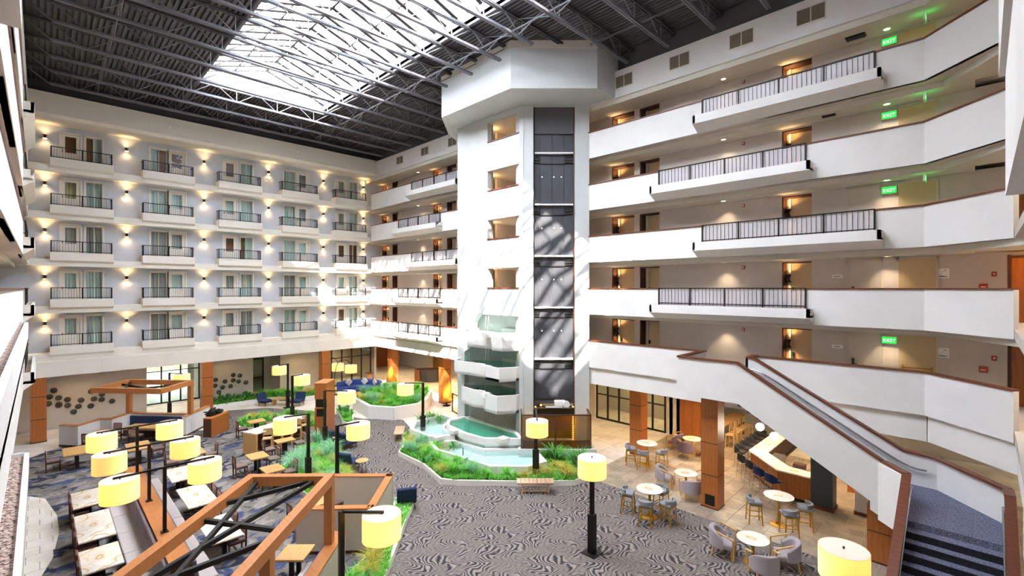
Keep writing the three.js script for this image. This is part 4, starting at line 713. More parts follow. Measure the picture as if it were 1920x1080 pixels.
// recessed ceiling lights with their light
{
  let proto;
  const spots = [[1.6, 37.2, 'over the left wall flowers', 26], [9.3, 37.4, 'over the right wall flowers', 26], [14.2, 37.2, 'left of the shopfront', 22], [18.5, 36.9, 'in front of the shopfront', 22], [23, 38, 'in the far reception room', 130], [24.5, 31, 'over the reception desk', 130], [22.5, 25.5, 'left of the lift tower', 40], [22, 15.2, 'right of the lift tower', 26], [21, 17.8, 'behind the lift tower', 26], [22.3, 10.8, 'over the armchair table', 34], [22.4, 8.2, 'over the bar stools', 34], [24.0, 9.0, 'over the high wooden table', 34], [22.6, 5.2, 'over the bar', 34], [21.8, 2.5, 'right of the bar', 34], [6.6, 39.5, 'before the entrance', 22], [26.2, 6.2, 'behind the bar', 40], [18.5, 40, 'in the room behind the far shopfront', 40], [26.3, 15.8, 'in the room right of the lift tower', 40], [26.3, 13.4, 'in the room behind the column', 30]];
  for (const [u, v, w, I] of spots) {
    const label = `small round recessed ceiling light ${w}`;
    if (!proto) {
      proto = thing('recessed_light', label, 'ceiling light', [u, 3.4, v], 0, 'recessed lights in the arcade ceiling');
      part('trim', lathe([[0.08, 0], [0.12, 0], [0.12, 0.015], [0.08, 0.012]], 20).translate(0, -0.016, 0), M.signWhite, proto);
      part('lamp', lathe([[0, 0], [0.08, 0], [0.08, 0.005], [0, 0.005]], 20).translate(0, -0.01, 0), M.downlight, proto);
    } else copyOf(proto, [u, 3.4, v], 0, label);
    const s = new THREE.SpotLight(0xffd9a6, I * 0.55, 9, 1.25, 0.7, 2); s.shadow.radius = 4; lightAt(s, [u, 3.33, -v], [u, 0, -v]);
  }
  let p2;
  for (let k = 6; k >= 2; k--) for (const [v, w, u = 20.45, I = 5] of [[7.8, 'between the alcoves'], [2.35, 'by the exit sign'], [30.6, 'left of the lift tower'], [6, 'added as fill on the near left side', -1.5, 14], [16, 'added as fill in the middle of the left side', -1.5, 14], [25, 'added as fill on the far left side', -1.5, 14], [-1.6, 'added as fill behind the right hand corner', 18, 10]]) {  // left side and right hand corner lights are added to brighten dark corridors
    const y = (k === 6 ? 17.05 : FL[k + 1] - 0.44) - 0.001, label = `round corridor ceiling light ${w}, ${ROW[k]} storey`;
    if (!p2) {
      p2 = thing('corridor_light', label, 'ceiling light', [u, y, v], 0, 'round lights in the corridor ceilings');
      part('trim', lathe([[0.09, 0], [0.13, 0], [0.13, 0.015], [0.09, 0.012]], 20).translate(0, -0.016, 0), M.signWhite, p2);
      part('lamp', lathe([[0, 0], [0.09, 0], [0.09, 0.005], [0, 0.005]], 20).translate(0, -0.01, 0), M.downlight, p2);
    } else copyOf(p2, [u, y, v], 0, label);
    const s = new THREE.SpotLight(0xffe6c4, I, 5, u > 20 ? 0.8 : 1.35, 0.6, 2); s.shadow.radius = 3; lightAt(s, [u, y - 0.05, -v], [u > 20 ? 20.65 : u, FL[k], -v]);
  }
}
// ------------------------------------------------------------------ small fittings on the gallery walls
function exitTexture() {
  const c = document.createElement('canvas'); c.width = 256; c.height = 160; const x = c.getContext('2d');
  x.fillStyle = '#19b536'; x.fillRect(0, 0, 256, 160); x.fillStyle = '#c9ffd2'; x.font = 'bold 104px sans-serif'; x.textAlign = 'center'; x.textBaseline = 'middle'; x.fillText('EXIT', 128, 84, 226);
  const t = new THREE.CanvasTexture(c); t.colorSpace = THREE.SRGBColorSpace; return t;
}
{
  const et = exitTexture(), face = new THREE.MeshStandardMaterial({ color: 0x0c2a12, emissive: 0xffffff, emissiveMap: et, emissiveIntensity: 1.6, map: et });
  const plate = (w, h) => { const g = new THREE.PlaneGeometry(w, h); return g; };
  const raw = (name, g, m, p) => same(name, g, m, p);
  for (const k of [6, 5, 4, 2]) {
    const y = (k === 6 ? 17.05 : FL[k + 1] - 0.44) - 0.3, t = thing('exit_sign', `glowing green exit sign between the doors near the right corner, ${ROW[k]} storey`, 'exit sign', [20.82, y, 2.33], -Math.PI / 2);
    part('housing', RB(0.42, 0.25, 0.06, 0, 0, 0, 0.012), M.signWhite, t); raw('face', plate(0.4, 0.23).translate(0, 0, 0.031), face, t);
    const l = new THREE.PointLight(0x30ff60, 0.02, 3, 2); lightAt(l, [20.68, y, -2.33]);
  }
  for (const k of [6, 5, 4]) {
    const y = (k === 6 ? 17.05 : FL[k + 1] - 0.44) - 0.16, t = thing('exit_sign', `green exit sign hung edge-on from the corridor ceiling, ${ROW[k]} storey`, 'exit sign', [20.1, y, 1.35], 0);
    part('housing', RB(0.42, 0.25, 0.05, 0, 0, 0, 0.012), M.signWhite, t); raw('face', plate(0.4, 0.23).translate(0, 0, 0.027), face, t); raw('face', plate(0.4, 0.23).rotateY(Math.PI).translate(0, 0, -0.027), face, t);
    part('stem', L(-0.03, 0.03, 0.12, 0.17, -0.02, 0.02), M.signWhite, t);
    const l = new THREE.PointLight(0x30ff60, 0.035, 3, 2); lightAt(l, [20.1, y, -1.5]); const l2 = new THREE.PointLight(0x30ff60, 0.035, 3, 2); lightAt(l2, [20.1, y, -1.2]);
  }
}
{
  let proto; const vs = [12.0, 9.28, 6.74, 4.38, 25.1, 28.3, 31.6];
  vs.forEach((v, i) => {
    const label = i < 4 ? `double air grille in the top fascia, ${ORD[i]} to the right of the tower crown` : `brown air grille in the top fascia left of the tower, ${['nearest the tower', 'middle of the three', 'nearest the far corner'][i - 4]}`;
    if (!proto) {
      proto = thing('air_grille', label, 'vent', [UR, 17.98, v], -Math.PI / 2, 'air grilles below the dark roof');
      part('frame', [L(-0.47, 0.47, 0.27, 0.31, 0, 0.02), L(-0.47, 0.47, -0.31, -0.27, 0, 0.02), L(-0.47, -0.43, -0.31, 0.31, 0, 0.02), L(0.43, 0.47, -0.31, 0.31, 0, 0.02), L(-0.02, 0.02, -0.3, 0.3, 0, 0.022)], M.cream, proto);
      part('slats', Array.from({ length: 12 }, (_, j) => L(-0.44, 0.44, -0.012, 0.012, -0.02, 0.02).rotateX(0.6).translate(0, -0.25 + j * 0.045, 0.005)), M.vent, proto, 'stuff');
      part('backing', L(-0.44, 0.44, -0.28, 0.28, -0.005, 0.001), M.black, proto);
    } else copyOf(proto, [UR, 17.98, v], -Math.PI / 2, label);
  });
}
for (let k = 6; k >= 2; k--) {
  const f = FL[k], r = ROW[k];
  const s = thing('fire_alarm', `small red and white alarm strobe high on the corridor wall, ${r} storey`, 'alarm', [20.895, f + 1.93, 7.15], -Math.PI / 2); part('base', RB(0.11, 0.14, 0.05, 0, 0, 0.025, 0.01), M.red, s); part('lens', L(-0.02, 0.02, -0.05, 0.05, 0.05, 0.065), M.signWhite, s);
  if (k < 4) {
    const a = thing('alarm_box', `red fire alarm box on the wall at the right corner, ${r} storey`, 'alarm', [20.895, f + 1.12, 0.72 - 0.7], -Math.PI / 2); part('box', RB(0.2, 0.17, 0.06, 0, 0, 0.03, 0.01), M.red, a); part('lever', L(-0.06, 0.06, -0.03, 0.0, 0.06, 0.075), M.signWhite, a);
    const b = thing('alarm_box', `smaller red alarm call point right of the stair sign, ${r} storey`, 'alarm', [20.895, f + 1.5, -0.22], -Math.PI / 2); part('box', RB(0.12, 0.15, 0.05, 0, 0, 0.025, 0.01), M.red, b); part('button', new THREE.CylinderGeometry(0.03, 0.03, 0.02, 14).rotateX(Math.PI / 2).translate(0, 0, 0.055), M.signWhite, b);
    const w = thing('stair_sign', `white stair sign with a climbing arrow beside the exit door, ${r} storey`, 'sign', [20.895, f + 1.55, 0.95], -Math.PI / 2);
    part('plate', L(-0.15, 0.15, -0.16, 0.16, 0, 0.012), M.signWhite, w); part('symbol', [bar([-0.09, -0.03, 0.014], [0.07, 0.1, 0.014], 0.02, 0.004), L(0.02, 0.08, 0.085, 0.1, 0.012, 0.016), L(-0.1, 0.1, -0.12, -0.1, 0.012, 0.016), L(-0.1, 0.04, -0.09, -0.075, 0.012, 0.016)], M.steel, w);
    const d = thing('door_plate', `small white room plate left of the grey service door, ${r} storey`, 'sign', [20.895, f + 1.5, 3.85], -Math.PI / 2); part('plate', L(-0.17, 0.17, -0.06, 0.06, 0, 0.012), M.signWhite, d); part('lettering', [L(-0.1, 0.1, -0.012, 0.012, 0.012, 0.014)], M.steel, d);
  }
}
{
  const t = thing('speaker_panel', 'black rectangular panel on the top corridor ceiling', 'panel', [20.3, 17.02, 3.2]); part('panel', RB(0.3, 0.05, 0.55, 0, 0, 0, 0.01), M.black, t); part('rim', L(-0.17, 0.17, 0.02, 0.03, -0.29, 0.29), M.steel, t);
  const t2 = thing('speaker_panel', 'small black panel on the second corridor ceiling', 'panel', [20.3, 14.46, 4.0]); part('panel', RB(0.16, 0.05, 0.4, 0, 0, 0, 0.01), M.black, t2); part('rim', L(-0.09, 0.09, 0.02, 0.03, -0.21, 0.21), M.steel, t2);
}
[[5.6, 18.05, 'left'], [13.2, 18.1, 'right']].forEach(([u, y, w]) => { const t = thing('smoke_detector', `small white ${w} detector on the fascia above the balconies`, 'detector', [u, y, 35.15]); part('base', new THREE.CylinderGeometry(0.09, 0.09, 0.05, 18).rotateX(Math.PI / 2).translate(0, 0, 0.025), M.signWhite, t); part('sensor', new THREE.SphereGeometry(0.06, 12, 8).translate(0, 0, 0.06), M.signWhite, t); });
// ------------------------------------------------------------------ lamps
const SHADE_R = 0.44, SHADE_H = 0.58;
function shadeParts(x, y, z, parent) {                                // drum shade hung below y
  const s = part('shade', new THREE.CylinderGeometry(SHADE_R, SHADE_R, SHADE_H, 40, 1, true).translate(x, y - SHADE_H / 2, z), M.shade, parent);
  part('top_diffuser', [new THREE.CylinderGeometry(SHADE_R - 0.005, SHADE_R - 0.005, 0.008, 40).translate(x, y - 0.012, z)], M.shadeTop, s);
  part('bottom_diffuser', [new THREE.CylinderGeometry(SHADE_R - 0.005, SHADE_R - 0.005, 0.008, 40).translate(x, y - SHADE_H + 0.012, z)], M.shadeTop, s);
  part('bulb', new THREE.SphereGeometry(0.06, 12, 8).translate(x, y - SHADE_H * 0.55, z), M.bulb, s);
  part('finial', new THREE.CylinderGeometry(0.02, 0.02, 0.05, 10).translate(x, y + 0.01, z), M.black, s);
}
const LAMP_I = 5;
function bulbLight(p) { const l = new THREE.PointLight(0xffd083, LAMP_I, 14, 2); l.shadow.radius = 3; lightAt(l, p); }
function armLamp(label, [u, v], [au, av], y0 = 0, top = 3.02) {
  const t = thing('floor_lamp', label, 'floor lamp', [u, y0, v]), du = au - u, dz = -(av - v), h = top - y0, len = Math.hypot(du, dz);
  part('base_plate', new THREE.BoxGeometry(0.5, 0.03, 0.5).translate(0, 0.015, 0), M.blackMetal, t);
  part('lower_post', L(-0.1, 0.1, 0.03, h * 0.4, -0.1, 0.1), M.blackMetal, t);
  part('post', L(-0.055, 0.055, h * 0.4, len > 0.1 ? h : h - SHADE_H - 0.06, -0.055, 0.055), M.blackMetal, t);
  if (len > 0.1) part('arm', bar([0, h - 0.025, 0], [du * 1.05, h - 0.025, dz * 1.05], 0.05, 0.05), M.blackMetal, t);
  shadeParts(du, h - 0.06, dz, t);
  bulbLight([au, top - 0.06 - SHADE_H * 0.55, -av]);
}
armLamp('tall black lamp with drum shade standing alone on the swirl carpet', [12.08, 8.58], [12.08, 8.58]);
armLamp('black drum shade lamp in the fountain planter behind the slatted bench', [15.0, 13.56], [13.9, 12.5], 0.15);
armLamp('drum shade lamp at the bottom right corner of the view', [11.45, 2.0], [11.45, 2.0]);
armLamp('nearest black lamp beside the tan partition, arm reaching right', [4.96, 10.57], [5.62, 9.9]);
armLamp('black lamp with arm to the left in the middle planter', [7.83, 19.72], [7.0, 19.95]);
armLamp('black lamp with arm to the right beside the navy chairs', [7.93, 17.26], [8.75, 17.2]);
armLamp('black lamp in front of the tall wooden monolith', [10.2, 23.6], [11.0, 22.85]);
armLamp('black lamp between round planter and fountain', [14.84, 21.74], [14.15, 22.4]);
armLamp('thin black lamp behind the shrub bed, arm to the right', [10.55, 28.92], [11.2, 29.1]);
armLamp('far black lamp in the bed by the dark doorway', [12.0, 33.7], [11.4, 33.55]);
armLamp('farthest drum lamp behind the far pergola at the entrance', [5.6, 35.2], [6.1, 34.5]);
[[2.55, 16.75, 'nearest'], [2.56, 19.55, 'middle'], [2.58, 22.45, 'farthest']].forEach(([u, v, w]) => {
  const t = thing('double_lamp', `black booth lamp with two drum shades, ${w} of the three on the booth`, 'lamp', [u, 1.15, v], 0, 'double lamps on the booth');
  part('base_plate', L(-0.09, 0.09, 0, 0.02, -0.09, 0.09), M.blackMetal, t); part('post', L(-0.045, 0.045, 0.02, 1.87, -0.045, 0.045), M.blackMetal, t); part('arm', L(-1.15, 1.25, 1.84, 1.89, -0.025, 0.025), M.blackMetal, t);
  for (const s of [-1, 1]) { shadeParts(s * 1.0, 1.82, 0, t); bulbLight([u + s * 1.0, 1.15 + 1.82 - SHADE_H * 0.55, -v]); }
});
[[16.2, 37.3, 16.5, 35.8, 'left'], [16.0, 35.2, 16.85, 34.3, 'right']].forEach(([u, v, au, av, w]) => {
  const t = thing('arc_lamp', `arched floor lamp with white drum shade over the blue sofa, ${w} one`, 'floor lamp', [u, 0, v]), du = au - u, dz = -(av - v), h = 2.55;
  part('base_plate', new THREE.CylinderGeometry(0.2, 0.2, 0.04, 20).translate(0, 0.02, 0), M.blackMetal, t); part('stem', tube([[0, 0.04, 0], [0, 1.6, 0], [du * 0.25, h, dz * 0.25], [du * 0.75, h + 0.1, dz * 0.75], [du, h - 0.2, dz]], 0.025, 30, 8), M.blackMetal, t);
  shadeParts(du, h - 0.25, dz, t); bulbLight([au, h - 0.25 - SHADE_H * 0.55, -av]);
});

// ------------------------------------------------------------------ chair and table kinds (front is +z)
function diningChair() {
  const t = thing('dining_chair', '', 'chair');
  for (const x of [-0.2, 0.2]) { part('leg', bar([x, 0, 0.2], [x, 0.44, 0.2], 0.04, 0.04), M.darkWood, t); part('leg', bar([x, 0, -0.24], [x, 0.9, -0.27], 0.04, 0.045), M.darkWood, t); }
  part('seat_frame', [L(-0.22, 0.22, 0.38, 0.44, 0.19, 0.22), L(-0.22, 0.22, 0.38, 0.44, -0.25, -0.22), L(-0.22, -0.19, 0.38, 0.44, -0.24, 0.2), L(0.19, 0.22, 0.38, 0.44, -0.24, 0.2)], M.darkWood, t);
  part('seat', RB(0.46, 0.08, 0.46, 0, 0.47, -0.01, 0.03), M.brownSeat, t);
  part('backrest', RB(0.42, 0.3, 0.05, 0, 0.74, -0.25, 0.02), M.rose, t); part('stretcher', L(-0.2, 0.2, 0.18, 0.21, -0.02, 0.02), M.darkWood, t); part('top_rail', L(-0.2, 0.2, 0.86, 0.92, -0.29, -0.25), M.darkWood, t);
  return t;
}
function highStool() {                                                // grey seat, low curved back, brass legs
  const t = thing('high_stool', '', 'stool'), h = 0.74;
  for (const [x, z] of [[-1, 1], [1, 1], [-1, -1], [1, -1]]) part('leg', bar([x * 0.22, 0, z * 0.22], [x * 0.18, h - 0.06, z * 0.18], 0.032, 0.032), M.brass, t);
  part('footrest', [L(-0.2, 0.2, 0.22, 0.25, 0.19, 0.215), L(-0.21, -0.185, 0.3, 0.33, -0.2, 0.2), L(0.185, 0.21, 0.3, 0.33, -0.2, 0.2), L(-0.2, 0.2, 0.3, 0.33, -0.215, -0.19), L(-0.2, 0.2, h - 0.1, h - 0.05, -0.2, 0.2)], M.brass, t);
  part('seat', RB(0.46, 0.1, 0.44, 0, h, 0, 0.04, 3), M.grey, t);
  const s = new THREE.Shape(); s.absarc(0, 0, 0.25, Math.PI * 1.08, Math.PI * 1.92, false); s.absarc(0, 0, 0.2, Math.PI * 1.92, Math.PI * 1.08, true);
  part('backrest', new THREE.ExtrudeGeometry(s, { depth: 0.13, bevelEnabled: true, bevelSize: 0.012, bevelThickness: 0.012, bevelSegments: 2 }).rotateX(-Math.PI / 2).rotateY(Math.PI).translate(0, h + 0.03, 0.0), M.grey, t);
  return t;
}
function swoop(g, y0, reach, low) {                                   // lets a curved back fall away towards its arms
  const p = g.attributes.position;
  for (let i = 0; i < p.count; i++) if (p.getY(i) > y0) { const k = Math.min(1, Math.max(0, (p.getZ(i) + reach) / reach)); p.setY(i, y0 + (p.getY(i) - y0) * (1 - (1 - low) * k * k)); }
  g.computeVertexNormals(); return g;
}
function armchair(cloth) {                                            // tweed tub chair with wooden arms and legs
  const t = thing('armchair', '', 'armchair');
  for (const x of [-0.29, 0.29]) { part('leg', rod([x * 1.05, 0, 0.3], [x, 0.3, 0.27], 0.018, 0.028), M.pale, t); part('leg', rod([x, 0, -0.3], [x * 0.9, 0.3, -0.24], 0.018, 0.028), M.pale, t); }
  part('seat', RB(0.6, 0.16, 0.58, 0, 0.36, 0.02, 0.06, 3), cloth, t);
  const s = new THREE.Shape(); s.absarc(0, 0, 0.36, Math.PI * 0.98, Math.PI * 2.02, false); s.absarc(0, 0, 0.27, Math.PI * 2.02, Math.PI * 0.98, true);
  part('backrest', swoop(new THREE.ExtrudeGeometry(s, { depth: 0.46, bevelEnabled: true, bevelSize: 0.03, bevelThickness: 0.03, bevelSegments: 2, curveSegments: 14 }).rotateX(-Math.PI / 2).rotateY(Math.PI).translate(0, 0.34, 0.0), 0.4, 0.36, 0.5), cloth, t);
  for (const x of [-1, 1]) part('arm', [bar([x * 0.36, 0.82, -0.12], [x * 0.37, 0.66, 0.34], 0.05, 0.035), bar([x * 0.37, 0.67, 0.33], [x * 0.31, 0.02, 0.34], 0.04, 0.035)], M.pale, t);
  return t;
}
function barStool(cloth) {                                            // tub seat on thin metal legs
  const t = thing('bar_stool', '', 'bar stool'), h = 0.76;
  for (const [x, z] of [[-1, 1], [1, 1], [-1, -1], [1, -1]]) part('leg', rod([x * 0.23, 0, z * 0.22], [x * 0.16, h - 0.04, z * 0.15], 0.011), M.chrome, t);
  part('footring', [rod([-0.21, 0.24, 0.2], [0.21, 0.24, 0.2], 0.01), rod([-0.21, 0.24, -0.2], [0.21, 0.24, -0.2], 0.01), rod([-0.21, 0.24, -0.2], [-0.21, 0.24, 0.2], 0.01), rod([0.21, 0.24, -0.2], [0.21, 0.24, 0.2], 0.01)], M.chrome, t);
  part('seat', RB(0.46, 0.1, 0.44, 0, h, 0.02, 0.045, 3), cloth, t);
  const s = new THREE.Shape(); s.absarc(0, 0, 0.27, Math.PI * 1.0, Math.PI * 2.0, false); s.absarc(0, 0, 0.22, Math.PI * 2.0, Math.PI * 1.0, true);
  part('backrest', swoop(new THREE.ExtrudeGeometry(s, { depth: 0.28, bevelEnabled: true, bevelSize: 0.015, bevelThickness: 0.015, bevelSegments: 2 }).rotateX(-Math.PI / 2).rotateY(Math.PI).translate(0, h + 0.02, 0.03), h + 0.06, 0.25, 0.45), cloth, t);
  return t;
}
function tanStool() {                                                 // wooden counter stool with a panel back
  const t = thing('counter_stool', '', 'stool'), h = 0.72;
  for (const x of [-0.19, 0.19]) { part('leg', bar([x * 1.08, 0, 0.2], [x, h, 0.17], 0.035, 0.035), M.pale, t); part('leg', bar([x * 1.08, 0, -0.22], [x, h + 0.36, -0.21], 0.035, 0.035), M.pale, t); }
  part('seat', RB(0.42, 0.07, 0.4, 0, h, 0, 0.025), M.tan, t); part('backrest', RB(0.4, 0.34, 0.04, 0, h + 0.28, -0.2, 0.015), M.tan, t);
  part('footrest', L(-0.2, 0.2, 0.22, 0.25, 0.18, 0.2), M.pale, t); part('stretcher', L(-0.2, 0.2, 0.3, 0.33, -0.22, -0.2), M.pale, t);
  return t;
}
function slipper() {                                                  // low armless navy lounge chair
  const t = thing('lounge_chair', '', 'lounge chair');
  for (const [x, z] of [[-1, 1], [1, 1], [-1, -1], [1, -1]]) part('leg', rod([x * 0.3, 0, z * 0.3], [x * 0.26, 0.24, z * 0.26], 0.015, 0.02), M.darkWood, t);
  part('seat', RB(0.72, 0.16, 0.76, 0, 0.33, 0.02, 0.06, 3), M.navy, t); part('backrest', RB(0.72, 0.5, 0.14, 0, 0, 0, 0.05, 3).rotateX(-0.28).translate(0, 0.62, -0.38), M.navy, t);
  part('frame', [L(-0.33, 0.33, 0.22, 0.26, -0.32, 0.32)], M.darkWood, t);
  return t;
}
function roundTable(h, r) {
  const t = thing('round_table', '', 'table');
  part('tabletop', lathe([[0, h - 0.035], [r - 0.03, h - 0.035], [r, h - 0.02], [r, h - 0.005], [r - 0.01, h], [0, h]], 40), M.marble, t);
  part('pedestal', lathe([[0, 0.05], [0.11, 0.05], [0.05, 0.12], [0.04, h * 0.5], [0.05, h - 0.1], [0.16, h - 0.036], [0, h - 0.036]], 24), M.brass, t); part('base', lathe([[0, 0], [0.27, 0], [0.27, 0.02], [0.1, 0.05], [0, 0.05]], 28), M.brass, t);
  return t;
}
function rectTable(w, d, m, edge) {
  const t = thing('dining_table', '', 'table'), h = 0.75;
  part('tabletop', RB(w, 0.045, d, 0, h - 0.022, 0, 0.008), m, t); part('edge_band', [L(-w / 2 + 0.02, w / 2 - 0.02, h - 0.07, h - 0.045, -d / 2 + 0.02, d / 2 - 0.02)], edge, t);
  part('pedestal', [L(-0.06, 0.06, 0.03, h - 0.07, -d * 0.28 - 0.04, -d * 0.28 + 0.04), L(-0.06, 0.06, 0.03, h - 0.07, d * 0.28 - 0.04, d * 0.28 + 0.04)], M.black, t); part('foot', [L(-w * 0.33, w * 0.33, 0, 0.035, -d * 0.28 - 0.05, -d * 0.28 + 0.05), L(-w * 0.33, w * 0.33, 0, 0.035, d * 0.28 - 0.05, d * 0.28 + 0.05)], M.black, t);
  return t;
}
const made = {};
function place(kind, make, [u, v], turn, label, group, y = 0) {       // first one is the model itself, the rest are copies
  if (!made[kind]) { const t = made[kind] = make(); t.position.set(u, y, -v); t.rotation.y = turn; tag(t, label, null, group); return t; }
  return copyOf(made[kind], [u, y, v], turn, label, group);
}
const facing = ([u, v], [tu, tv]) => Math.atan2(tu - u, -(tv - v));   // turn that looks from a place to a target

// right hand lounge ------------------------------------------------
function around(kind, make, c, offs, text, group, far = 1) { for (const [lat, d, w] of offs) { const p = [c[0] + ((d + lat) / Math.SQRT2) * far, c[1] + ((d - lat) / Math.SQRT2) * far]; place(kind, make, p, facing(p, c), text.replace('#', w), group); } }
place('high', () => roundTable(1.02, 0.47), [15.44, 8.47], 0, 'tall round marble table standing at the carpet edge', 'tall round marble tables');
place('high', null, [19.92, 11.06], 0, 'tall round marble table beside the rear wooden column', 'tall round marble tables');
place('high', null, [18.09, 5.03], 0.8, 'tall round marble table in front of the bar', 'tall round marble tables');
place('low', () => roundTable(0.72, 0.45), [15.08, 4.89], 0, 'low round marble table among three lilac armchairs', 'low round marble tables');
place('low', null, [18.52, 8.55], 0.5, 'low round marble table left of the front wooden column', 'low round marble tables');
place('low', null, [22.95, 10.27], 1, 'low round table in warm light behind the front column', 'low round marble tables');
around('stool', highStool, [15.44, 8.47], [[-0.62, 0.3, 'left rear'], [-0.28, -0.55, 'front left'], [0.42, -0.5, 'front right'], [0.5, 0.42, 'rear right']], 'grey brass legged stool, # of the tall table at the carpet edge', 'grey stools with brass legs', 1.12);
around('stool', highStool, [19.92, 11.06], [[-0.65, 0.1, 'left'], [-0.3, -0.52, 'front left'], [0.48, -0.4, 'front right']], 'grey brass legged stool, # of the tall table by the rear column', 'grey stools with brass legs', 1.12);
around('stool', highStool, [18.09, 5.03], [[-0.66, 0.15, 'left'], [-0.05, -0.62, 'front'], [0.62, -0.25, 'right']], 'grey brass legged stool, # of the tall table before the bar', 'grey stools with brass legs', 1.15);
around('armL', () => armchair(M.lilac), [15.08, 4.89], [[-0.72, 0.42, 'left rear'], [-0.12, -0.85, 'front'], [0.85, -0.25, 'right']], 'lilac tweed armchair with wooden arms, # of the low table nearest the camera', 'lilac armchairs');
around('armL', null, [18.52, 8.55], [[-0.72, 0.42, 'left rear'], [-0.12, -0.82, 'front'], [0.85, -0.1, 'right']], 'lilac tweed armchair with wooden arms, # of the low table by the front column', 'lilac armchairs');
around('armM', () => armchair(M.mauve), [22.95, 10.27], [[-0.55, -0.62, 'front left'], [-0.6, 0.62, 'rear'], [0.6, -0.6, 'front right']], 'dark mauve armchair, # of the low table in warm light', 'mauve armchairs');

// bar ----------------------------------------------------------------
{
  const t = thing('bar_counter', 'angled marble topped bar counter with orange wood front', 'bar', [0, 0, 0]);
  const line = [[28.4, 7.3], [22.05, 7.25], [20.5, 5.75], [20.5, 4.62]], off = (d) => [[28.4, 7.3 - d], [22.05 + d * 0.0 + 0.0, 7.25 - d].map((x, i) => x + (i ? 0 : d * 0.42)), [20.5 + d, 5.75 - d * 0.42], [20.5 + d, 4.62]];
  const band = (a, b, y0, y1) => { const A = off(a), Bq = off(b); return prism([...A, ...Bq.reverse()], y0, y1); };
  part('worktop', band(-0.06, 0.62, 1.03, 1.08), M.marble, t); part('kick_plate', band(0.1, 0.5, 0, 0.14), M.black, t);
  for (let i = 0; i < 3; i++) for (let j = 0, n = [6, 3, 4][i]; j < n; j++) { const a = line[i], b = line[i + 1], l = (q) => [a[0] + (b[0] - a[0]) * q, a[1] + (b[1] - a[1]) * q]; part('front_panel', run(l((j + 0.01) / n), l((j + 0.99) / n), 0.14, 1.03, 0.04, 1), M.wood, t); }
  part('carcass', band(0.05, 0.45, 0.14, 1.03), M.darkWood, t);
  const s = thing('back_bar', 'low service counter inside the bar', 'counter', [0, 0, 0]); part('cabinet', [B(23, 27.5, 0, 0.85, 3.2, 3.9)], M.wood, s); part('worktop', [B(22.95, 27.55, 0.85, 0.9, 3.15, 3.95)], M.marble, s);
  struct('wall_bar_floor', 'orange wooden floor mat inside the bar', [B(21.3, 24, 0.003, 0.02, 4.7, 6.5)], M.wood);
  solo('ice_well', 'steel ice well set behind the bar counter', 'sink', [B(22.1, 23.0, 0.6, 0.92, 6.1, 6.55)], M.chrome);
  solo('bottle_rack', 'dark bottle rack standing behind the bar front', 'rack', [B(21.2, 21.6, 0.2, 0.95, 4.9, 5.5), B(21.25, 21.55, 0.95, 1.2, 5.0, 5.4)], M.darkWood);
  solo('glass_rack', 'stack of stemmed glasses on the bar service counter', 'glassware', [0, 1, 2, 3].map((i) => lathe([[0, 0], [0.04, 0], [0.008, 0.02], [0.008, 0.1], [0.045, 0.16], [0.04, 0.22]], 12).translate(21.35 + (i % 2) * 0.13, 1.2, -(5.1 + Math.floor(i / 2) * 0.13))), M.glass);
  struct('wall_bar_pillar', 'dark blue grey pillar at the near end of the bar', [B(20.42, 21.05, 0.12, 3.4, 3.9, 4.6)], std(0x39424c, 0.5)); struct('baseboard_bar_pillar', 'dark red base of the bar pillar', [B(20.39, 21.08, 0, 0.12, 3.87, 4.63)], M.cap);
  struct('wall_beige_pillar', 'beige wall end behind the last wooden column', [B(20.9, 21.6, 0, 3.4, 2.95, 3.32)], M.lobbyWall); struct('baseboard_beige', 'dark red base of the beige wall end', [B(20.88, 21.62, 0, 0.12, 2.93, 3.34)], M.cap);
  [[22.55, 'first'], [23.2, 'second'], [23.85, 'third'], [24.5, 'fourth'], [25.15, 'fifth'], [25.8, 'sixth']].forEach(([u, w]) => place('barB', () => barStool(M.blackSeat), [u, 7.85], Math.PI, `dark tub bar stool in the rear row, ${w} from the bar corner`, 'dark bar stools').rotation.y = 0);
  [[21.5, 7.35, 'nearest the bar corner'], [21.0, 6.85, 'second from the bar corner']].forEach(([u, v, w]) => place('barB', null, [u, v], Math.PI * 0.25, `dark tub bar stool at the slanted bar front, ${w}`, 'dark bar stools'));
  [[20.45, 6.35, 'left of the pair'], [20.02, 5.8, 'right of the pair']].forEach(([u, v, w]) => place('barN', () => barStool(M.navy), [u, v], Math.PI * 0.3, `navy tub bar stool at the slanted bar front, ${w}`, 'navy bar stools'));
  [[22.0, 6.85, 'rear'], [21.0, 6.0, 'front']].forEach(([u, v, w]) => { const p = thing('globe_pendant', `white glowing globe pendant over the bar, ${w} one`, 'pendant lamp', [u, 2.2, v]); part('globe', new THREE.SphereGeometry(0.17, 24, 16), M.globe, p); part('cord', L(-0.008, 0.008, 0.17, 1.2, -0.008, 0.008), M.black, p); const l = new THREE.PointLight(0xfff0d8, 8, 10, 2); l.shadow.radius = 5; lightAt(l, [u, 2.2, -v]); });
  const ht = thing('high_wood_table', 'long high wooden table in bright warm light behind the column', 'table', [26.4, 0, 9.85]); part('tabletop', RB(3.6, 0.06, 0.75, 0, 1.05, 0, 0.01), M.pale, ht); part('base', [L(-1.7, -1.5, 0, 1.02, -0.3, 0.3), L(1.5, 1.7, 0, 1.02, -0.3, 0.3), L(-1.5, 1.5, 0.2, 0.3, -0.05, 0.05)], M.black, ht);
  [24.95, 25.55, 26.15, 26.75, 27.35].forEach((u, i) => place('tan', tanStool, [u, 9.15], Math.PI, `tan wooden stool at the high wooden table, ${ORD[i]} from its near end`, 'tan stools at the high table'));
}
